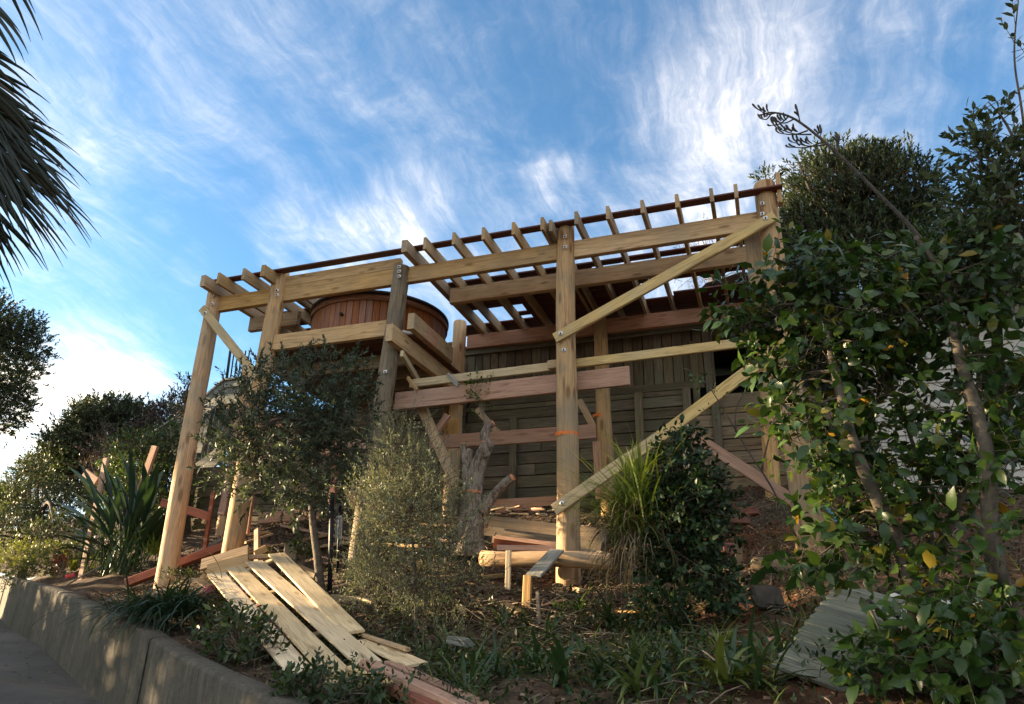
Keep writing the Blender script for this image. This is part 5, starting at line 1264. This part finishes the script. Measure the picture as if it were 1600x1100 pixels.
lefttree('bright green hedge shrub behind the paddle leaf clump', 10.4, 240, [blob(245, 730, 10.4, 45, 48), blob(215, 715, 10.4, 36, 36), blob(265, 700, 10.2, 22, 34), blob(195, 740, 10.4, 30, 40), blob(270, 760, 10.2, 22, 60), blob(230, 800, 10.2, 60, 60)], 1500, L_HEDGE, .075, .5, 8, .2, .42, 'hedge_shrub')
lefttree('twiggy brownish shrub under the dark tree on the left', 12.5, 150, [blob(165, 700, 12.5, 34, 34), blob(150, 740, 12.5, 28, 26), blob(180, 725, 12.5, 24, 24)], 330, L_PURPLE, .06, .75, 7, .24, .3, 'twiggy_shrub', .3)
lefttree('dark small-leaved shrub at the far left under the sky', 11.8, 60, [blob(60, 790, 11.8, 45, 38), blob(40, 760, 11.8, 28, 34), blob(95, 800, 11.8, 38, 40), blob(50, 735, 11.8, 18, 20), blob(20, 830, 11.4, 50, 30), blob(100, 840, 11.0, 50, 26)], 1500, L_TREE, .07, .6, 8, .2, .42, 'dark_shrub', .4)
c = at(14, 790, 12.6)
tuft('yellow_palm', 'sunlit yellow-green spiky palm-like plant at the left edge below the sky', 'plant', (c.x, c.y, c.z), 240, 1.1, .045, L_YELLOW, (-.2, 1.5), (.4, 1.3), .15, None, (.1, .9))
lefttree('yellowish bush at the left edge above the wall end', 12.2, 10, [blob(5, 810, 12.2, 34, 38), blob(-20, 790, 12.2, 40, 40)], 420, L_YELLOW, .08, .3, 8, .2, .4, 'yellow_bush', .4)
# trees outside the left edge: they keep the deck in shade and let low sun through under their crowns
for i, (x, y, h0) in enumerate([(-21.5, 1.6, 4.9), (-20.5, 5.2, 4.7), (-20.5, 7.4, 4.75), (-24, 6.6, 5.2)]):
    z0 = float(DT(np.array(x), np.array(y)))
    b0 = Vector((x, y, z0)); bl = [(np.array([x, y, h0 + 2.3]), np.array([2.6, 2.9, 2.2]), 1), (np.array([x + .5, y + 1, h0 + 4.6]), np.array([2.2, 2.2, 2.0]), 1), (np.array([x - .4, y - 1, h0 + 3.6]), np.array([2.4, 2.2, 2.4]), 1)]
    tree('shade_tree', 'tall broad-crowned tree across the driveway, outside the left edge of the photo', 'tree', b0, [b0, b0 + V(0, 0, 3), b0 + V(0, 0, 6)], .2, bl, 1700, .5, 8, .32, .45, L_TREE, None, 'trees across the driveway', 26, .4, .3, show_twigs=False)
for i, (x, y, hh) in enumerate([(-21, -2.6, 4.3), (-20.8, -.7, 4.4), (-20.6, 1.2, 4.4), (-20.3, 2.8, 4.2), (-20, 4.7, 2.5), (-19.8, 6.4, 2.05), (-19.5, 8.2, 1.9)]):  # unseen hedge, added and raised to keep low sun off wall and foreground
    z0 = float(DT(np.array(x), np.array(y))); b0 = Vector((x, y, z0)); h_ = hh - z0
    tree('hedge_shrub', 'unseen hedge shrub added across the driveway to block low sun, outside the left edge of the photo', 'shrub', b0, [b0, b0 + V(0, 0, .8), b0 + V(0, 0, 1.5)], .05, [(np.array([x, y, z0 + h_ * .42]), np.array([.8, 1.3, h_ * .45]), 1), (np.array([x, y + .4, z0 + h_ * .62]), np.array([.7, .95, h_ * .40]), 1)], 900, .25, 8, .15, .45, L_HEDGE, None, 'added sun-blocking hedge across the driveway', 14, .3, .3, show_twigs=False)

# --- fan palm whose fronds hang in at the top left
Yp = 3.6; cc = unit(-230, 40) * 8.2
PT = thing('fan_palm', (cc[0], cc[1], float(DT(cc[0], cc[1]))), 'fan palm with dark drooping fronds hanging into the top left corner', 'palm')
mb = MB(); v, f = tube_data(curve_pts([WM[PT].translation, Vector(cc) - V(.05, 0, 1.2), Vector(cc)], 6), np.linspace(.24, .17, 13), 12, True, .1); mb.add(v, f); mb.obj('trunk', M_BARK, PT, True)
def frond(hx, hy, tx, ty, spread, nb, dist=8.2, droop=.8, w_=.066):
    nb = max(5, int(nb * .72))
    hub = unit(hx, hy) * dist; tip = unit(tx, ty) * (dist + random.uniform(-.35, .35)); L = np.linalg.norm(tip - hub); ax_ = nrm(tip - hub)
    vd = nrm(hub + RNG.normal(size=3) * 2.0); mid = nrm(np.cross(ax_, vd)); fn = nrm(np.cross(mid, ax_))
    mb = MB(); c_ = curve_pts([cc, (cc + hub) / 2 + np.array([0, 0, .12]), hub], 4); v, f = tube_data(c_, np.linspace(.022, .012, len(c_)), 6); mb.add(v, f, .3)
    for i in range(nb):
        a = spread * (i / (nb - 1) - .5) + random.uniform(-.03, .03)
        dv = ax_ * math.cos(a) + mid * math.sin(a) + fn * random.uniform(-.08, .08); Lb = L * (1.04 - .25 * abs(a) / (spread / 2)) * random.uniform(.82, 1.08); n_ = 9
        pts = [hub.copy()]; dd = nrm(dv)
        for s in range(n_):
            dd = nrm(dd + np.array([0, 0, -droop * (.15 + .85 * s / n_) * .2 * random.uniform(.5, 1.4)])); pts.append(pts[-1] + dd * Lb / n_)
        pts = np.array(pts); T = nrm(np.gradient(pts, axis=0)); sdv = nrm(np.cross(T, fn + RNG.normal(size=3) * .2))
        ss = np.linspace(0, 1, n_ + 1); wv = (w_ * np.clip(np.minimum(ss * 3.0 + .15, 1.1 * (1 - ss) ** .8), .04, 1))[:, None] * .5
        vv = np.stack([pts + sdv * wv, pts + np.cross(T, sdv) * wv * .4, pts - sdv * wv], 1).reshape(-1, 3); i_ = np.arange(n_)[:, None] * 3
        mb.add(vv, [np.concatenate([i_ + [[0, 1, 4, 3]], i_ + [[1, 2, 5, 4]]])], float(np.clip(random.gauss(.4, .25), 0, 1)))
    mb.obj('frond', L_PALM, PT, False)
for fr in [(-70, -140, 95, 45, .45, 7), (-60, -30, 70, 95, .5, 9), (-90, 60, 75, 100, .5, 12), (-110, 80, 118, 192, .7, 22), (-110, 130, 172, 325, .8, 30), (-120, 150, 140, 280, .9, 30), (-130, 190, 170, 322, .7, 28),
           (-120, 200, 118, 378, .8, 28), (-130, 250, 80, 445, .7, 22), (-140, 280, 35, 465, .6, 18), (-100, 110, 110, 240, .9, 24)]:
    frond(*fr)

# --- foreground clumps
for (x, y, n, L, wd, lb, lm, tn) in [(870, 1082, 11, .42, .05, 'young clump of broad strap leaves at the bottom edge below the mulch', L_CLIVIA, (.3, .6)),
        (960, 985, 22, .5, .034, 'strap-leaved plant with long splayed leaves below the tussock', L_CLIVIA, (.3, .7)),
        (1135, 1078, 26, .40, .045, 'yellowing strap-leaved plant at the bottom edge below the clay bank', L_CLIVIA, (.8, 1)),
        (1128, 1028, 60, .34, .011, 'bright green fine-leaved tuft above the yellowing plant', L_GRASS, (.55, .8)),
        (1058, 992, 18, .34, .03, 'upright green strap plant at the foot of the dark bush', L_CLIVIA, (.5, .8)),
        (1000, 1095, 16, .34, .04, 'green strap plant between the two plants at the bottom edge', L_CLIVIA, (.6, .9)),
        (790, 985, 26, .4, .022, 'dark strap-leaved plant on the slope right of the feathery shrub', L_CLIVIA, (.2, .5)),
        (1010, 1040, 40, .26, .012, 'low grass tuft left of the bright fine-leaved tuft', L_GRASS, (.2, .6))]:
    c = gnd_cross(x, y); nb = n
    tuft('strap_plant' if wd > .02 else 'grass_tuft', lb, 'plant', c + V(0, 0, .02), n, L, wd, lm, (.3, 1.4), (.6, 1.7), .03, None, tn, 7, None, .2, None, nb if wd > .02 else 0)
for (x, y, lb) in [(690, 1070, 'small strap plant right of the pink timber at the bottom edge'), (745, 1050, 'small strap plant below the silvery block end'), (810, 1045, 'dark strap plant left of the young clump'), (905, 1040, 'splayed strap plant above the young clump'), (860, 1005, 'strap plant on the slope below the propped plank'), (930, 1075, 'low strap plant beside the young clump'), (1070, 1050, 'strap plant between dry leaf heap and yellowing plant'), (1190, 1090, 'strap plant at the bottom edge right of the yellowing plant'), (1050, 945, 'strap plant in the shade under the dark bush'), (1110, 960, 'strap plant right of the dark bush stems'), (730, 1085, 'strap plant at the bottom edge below the block end'), (780, 1068, 'strap plant at the bottom edge left of the young clump'), (840, 1060, 'strap plant just above the young clump'), (980, 1065, 'strap plant left of the dry leaf heap'), (1040, 1085, 'strap plant at the bottom edge under the dry leaf heap'), (1100, 1010, 'strap plant on the red clay below the dark bush'), (905, 960, 'strap plant on the slope left of the tussock'), (1160, 1060, 'strap plant right of the bright fine-leaved tuft'), (700, 1030, 'strap plant just below the feathery shrub'), (1215, 1050, 'strap plant beside the low end of the silvery panel')]:
    c = gnd_cross(x, y); tuft('strap_plant', lb, 'plant', c + V(0, 0, .02), random.randint(9, 16), random.uniform(.28, .42), random.uniform(.022, .036), L_CLIVIA, (.3, 1.4), (.6, 1.8), .03, None, (.15, .7), 7, None, .2, None, 16)
n = 70; c = np.array(tuple(gnd_cross(1000, 1055))); mb = MB(); blades(mb, c + RNG.normal(size=(n, 3)) * [.18, .12, 0] + [0, 0, .03], R_(0, 6.28, n), R_(.1, .8, n), R_(.3, 1.0, n), R_(.15, .38, n), R_(.006, .012, n), R_(.1, .9, n), 5)
tag(mb.obj('dry_leaves', L_DRY, None, True, tuple(c)), 'heap of dry dead strap leaves above the yellowing plant', 'dead leaves', None, 'stuff')

# --- what nobody could count: mulch, litter, weeds
def ground_pts(n, x0, x1, y0, y1, dens):
    """random points of the sloping ground, thinned by a density function of the photo position"""
    X = RNG.uniform(x0, x1, n * 3); Y = RNG.uniform(y0, y1, n * 3); Z = G(X, Y)
    P_ = np.stack([X, Y, Z], 1); dz = P_ @ CAM_R[2]; u = (P_ @ CAM_R[0]) / dz * FPX + 800; v_ = (P_ @ CAM_R[1]) / dz * FPX + 550
    k = (dz > 1) & (u > -60) & (u < 1660) & (v_ < 1160) & (wall_side(X, Y) > .15); k &= RNG.random(len(X)) < dens(u, v_, X, Y)
    return P_[k][:n]
def gauss(u, v, cx, cy, sx, sy): return np.exp(-((u - cx) / sx) ** 2 - ((v - cy) / sy) ** 2)
def pnoise(X, Y, s=1.0): return .5 + .25 * (np.sin(X * 2.1 * s + np.sin(Y * 3.3 * s)) + np.sin(Y * 2.7 * s + 1.3 * np.sin(X * 1.7 * s)))
# mulch chips
P_ = ground_pts(16000, -9, 3, 3.5, 11, lambda u, v, X, Y: np.clip(gauss(u, v, 810, 925, 190, 60) * 1.6 + gauss(u, v, 440, 850, 130, 60) + .22, 0, 1))
n = len(P_); az = R_(0, 6.28, n); L = R_(.02, .075, n); wd = R_(.006, .02, n)
dx = np.stack([np.cos(az), np.sin(az), RNG.normal(size=n) * .4], 1); dy = np.stack([-np.sin(az), np.cos(az), RNG.normal(size=n) * .4], 1); c = P_ + np.c_[np.zeros((n, 2)), R_(.0, .035, n)]
th = np.array([0, 0, .006]); q = [c + sx * dx * L[:, None] + sy * dy * wd[:, None] + k * th for k in (0, 1) for sx, sy in ((-.5, -.5), (.5, -.5), (.5, .5), (-.5, .5))]
v = np.stack(q, 1).reshape(-1, 3); b = np.arange(n)[:, None] * 8
mb = MB(); mb.add(v, [np.concatenate([b + [[4, 5, 6, 7]], b + [[0, 1, 5, 4]], b + [[1, 2, 6, 5]], b + [[2, 3, 7, 6]], b + [[3, 0, 4, 7]]])], np.repeat(RNG.random(n), 8))
M_CHIP = leafmat('mulch_chip', [(0, (.035, .022, .015)), (.5, (.10, .065, .04)), (.85, (.18, .125, .08)), (1, (.30, .22, .15))], .9, 0, .1)
tag(mb.obj('mulch', M_CHIP), 'brown bark mulch scattered over the slope below the deck', 'mulch', None, 'stuff')
# dry leaf litter
P_ = ground_pts(5200, -9, 5, 2.6, 11, lambda u, v, X, Y: .35 + .65 * pnoise(X, Y, 1.9)); n = len(P_); az = R_(0, 6.28, n); mb = MB()
leaves(mb, P_ + np.c_[np.zeros((n, 2)), R_(.005, .04, n)], np.stack([np.cos(az), np.sin(az), RNG.normal(size=n) * .35], 1), RNG.normal(size=(n, 3)) * .35 + np.array([0, 0, 1.0]), R_(.03, .085, n), R_(.014, .034, n), RNG.random(n), False, .35, -.15)
tag(mb.obj('leaf_litter', M_CHIP), 'dry leaf litter over the slope below the deck', 'leaves', None, 'stuff')
# sticks and twigs
P_ = ground_pts(800, -7, 4, 3.2, 10.5, lambda u, v, X, Y: np.clip(gauss(u, v, 850, 1000, 300, 70) + gauss(u, v, 1190, 850, 80, 60) + .2, 0, 1)); mb = MB()
for p in P_:
    a = random.uniform(0, 6.28); L = random.uniform(.12, .55); e = p + np.array([math.cos(a) * L, math.sin(a) * L, 0]); e[2] = gz(e[0], e[1]) + random.uniform(.0, .12)
    c_ = curve_pts([p + [0, 0, .012], (p + e) / 2 + [0, 0, random.uniform(.0, .05)], e], 2); v, f = tube_data(c_, np.linspace(.008, .003, len(c_)) * random.uniform(.5, 1.2), 4); mb.add(v, f)
tag(mb.obj('fallen_twigs', M_STICK), 'fallen twigs and prunings scattered over the slope', 'twigs', None, 'stuff')
# weeds: small leafy sprigs
dw = lambda u, v, X, Y: np.clip((gauss(u, v, 850, 1085, 330, 60) + gauss(u, v, 620, 1010, 90, 60) + gauss(u, v, 1000, 1000, 110, 60) + gauss(u, v, 430, 940, 70, 30) * .6 + gauss(u, v, 1420, 1000, 200, 90)) * (pnoise(X, Y, 2.6) > .42) + .05, 0, 1)
P_ = ground_pts(4600, -7, 5, 2.9, 9, dw); n = len(P_)
d = nrm(RNG.normal(size=(n, 3)) * .5 + np.array([0, 0, 1.0])); mb = MB(); twig_leaves(mb, P_, d, .13, 7, .048, .46, 65, False, .45, .24, hang=.1)
tag(mb.obj('weeds', L_WEED), 'low leafy weeds over the shaded foreground slope', 'weeds', None, 'stuff')
P_ = ground_pts(2600, -7, 5, 2.9, 9, dw); n = len(P_); mb = MB()
blades(mb, P_ - [0, 0, .01], R_(0, 6.28, n), R_(.5, 1.45, n), R_(.3, 1.5, n), R_(.10, .32, n), R_(.005, .012, n), R_(.05, .8, n), 5, None, .1)
tag(mb.obj('grass', L_GRASS, None, True), 'thin dark grass over the shaded foreground slope', 'grass', None, 'stuff')
# scrub on the right bank
P_ = ground_pts(700, -1, 4, 4, 11, lambda u, v, X, Y: np.clip(gauss(u, v, 1240, 840, 90, 70) + gauss(u, v, 1450, 880, 120, 70) * .8, 0, 1)); n = len(P_); mb = MB()
blades(mb, P_, R_(0, 6.28, n), R_(.5, 1.45, n), R_(.2, 1.4, n), R_(.15, .45, n), R_(.004, .009, n), R_(.2, 1, n), 5)
tag(mb.obj('dry_grass', L_DRY, None, True), 'dry pale grass on the bank under the pink diagonal', 'grass', None, 'stuff')
P_ = ground_pts(420, -1, 4, 4, 11, lambda u, v, X, Y: np.clip(gauss(u, v, 1250, 830, 80, 70), 0, 1)); n = len(P_)
d = nrm(RNG.normal(size=(n, 3)) * .4 + np.array([0, 0, 1.0])); mb = MB(); twig_leaves(mb, P_, d, .4, 11, .035, .4, 60, False, .55, .2); twig_tubes(mb, P_, d, .4, .002)
tag(mb.obj('scrub', L_FEATHER), 'wispy greenish scrub on the bank under the pink diagonal', 'scrub', None, 'stuff')
# thin bare branch in front of the sleepers
WB = thing('thin_sapling', tuple(at(1245, 830, 6.6)), 'thin dark leaning sapling in front of the sleepers left of the big glossy tree', 'sapling')
mb = MB(); 
for s_ in ([at(1250, 850, 6.6), at(1205, 760, 6.6), at(1160, 690, 6.6), at(1125, 630, 6.6), at(1095, 590, 6.6), at(1062, 572, 6.6)], [at(1190, 735, 6.6), at(1200, 690, 6.6), at(1215, 640, 6.6)], [at(1150, 675, 6.6), at(1150, 640, 6.6), at(1165, 610, 6.6)]):
    c_ = curve_pts(s_, 5); v, f = tube_data(c_, np.linspace(.010, .003, len(c_)), 5); mb.add(v, f)
mb.obj('stem', M_BARK, WB, True)
p, d = twig_set([blob(1100, 600, 6.6, 20, 14), blob(1125, 632, 6.6, 14, 14), blob(1160, 620, 6.6, 14, 12), blob(1210, 650, 6.6, 14, 20)], 26, .4, .2, .5); mb = MB(); twig_leaves(mb, p, d, .08, 5, .04, .42, 55, True, .5, .2); o = mb.obj('crown', L_CAM, WB, True); o['kind'] = 'stuff'
# leaf litter on the driveway
X = RNG.uniform(-14, -3, 2600); Y = RNG.uniform(1, 10, 2600); s_ = wall_side(X, Y); k = (s_ < -.15) & (s_ > -3.2) & (RNG.random(2600) < np.exp(s_ * .6)); X, Y = X[k], Y[k]; n = len(X)
mb = MB(); az = R_(0, 6.28, n); leaves(mb, np.stack([X, Y, DT(X, Y) + .006], 1), np.stack([np.cos(az), np.sin(az), RNG.normal(size=n) * .12], 1), np.tile([[0, 0, 1.0]], (n, 1)), R_(.03, .09, n), R_(.015, .03, n), RNG.random(n), False, .3, -.1)
tag(mb.obj('fallen_leaves', L_DRY), 'dry leaves scattered along the foot of the wall on the driveway', 'leaves', None, 'stuff')

# shrubs of the same garden just outside the right edge
for (x, y, h, lb) in [(4.6, 6.2, 2.2, 'glossy shrub just right of the big glossy tree, outside the photo'), (6.6, 8.4, 3.4, 'tall evergreen shrub beside the house corner, outside the right edge of the photo'), (8.6, 6.6, 2.6, 'rounded shrub farthest right on the bank, outside the photo')]:
    z0 = gz(x, y); b0 = Vector((x, y, z0))
    tree('garden_shrub', lb, 'shrub', b0, [b0, b0 + V(0, 0, h * .3), b0 + V(0, 0, h * .6)], .06, [(np.array([x, y, z0 + h * .5]), np.array([h * .38, h * .38, h * .46]), 1), (np.array([x + .5, y + .3, z0 + h * .35]), np.array([h * .34, h * .34, h * .32]), 1)], 900, .24, 8, .10, .45, L_TREE, None, None, 20, .35, .4)
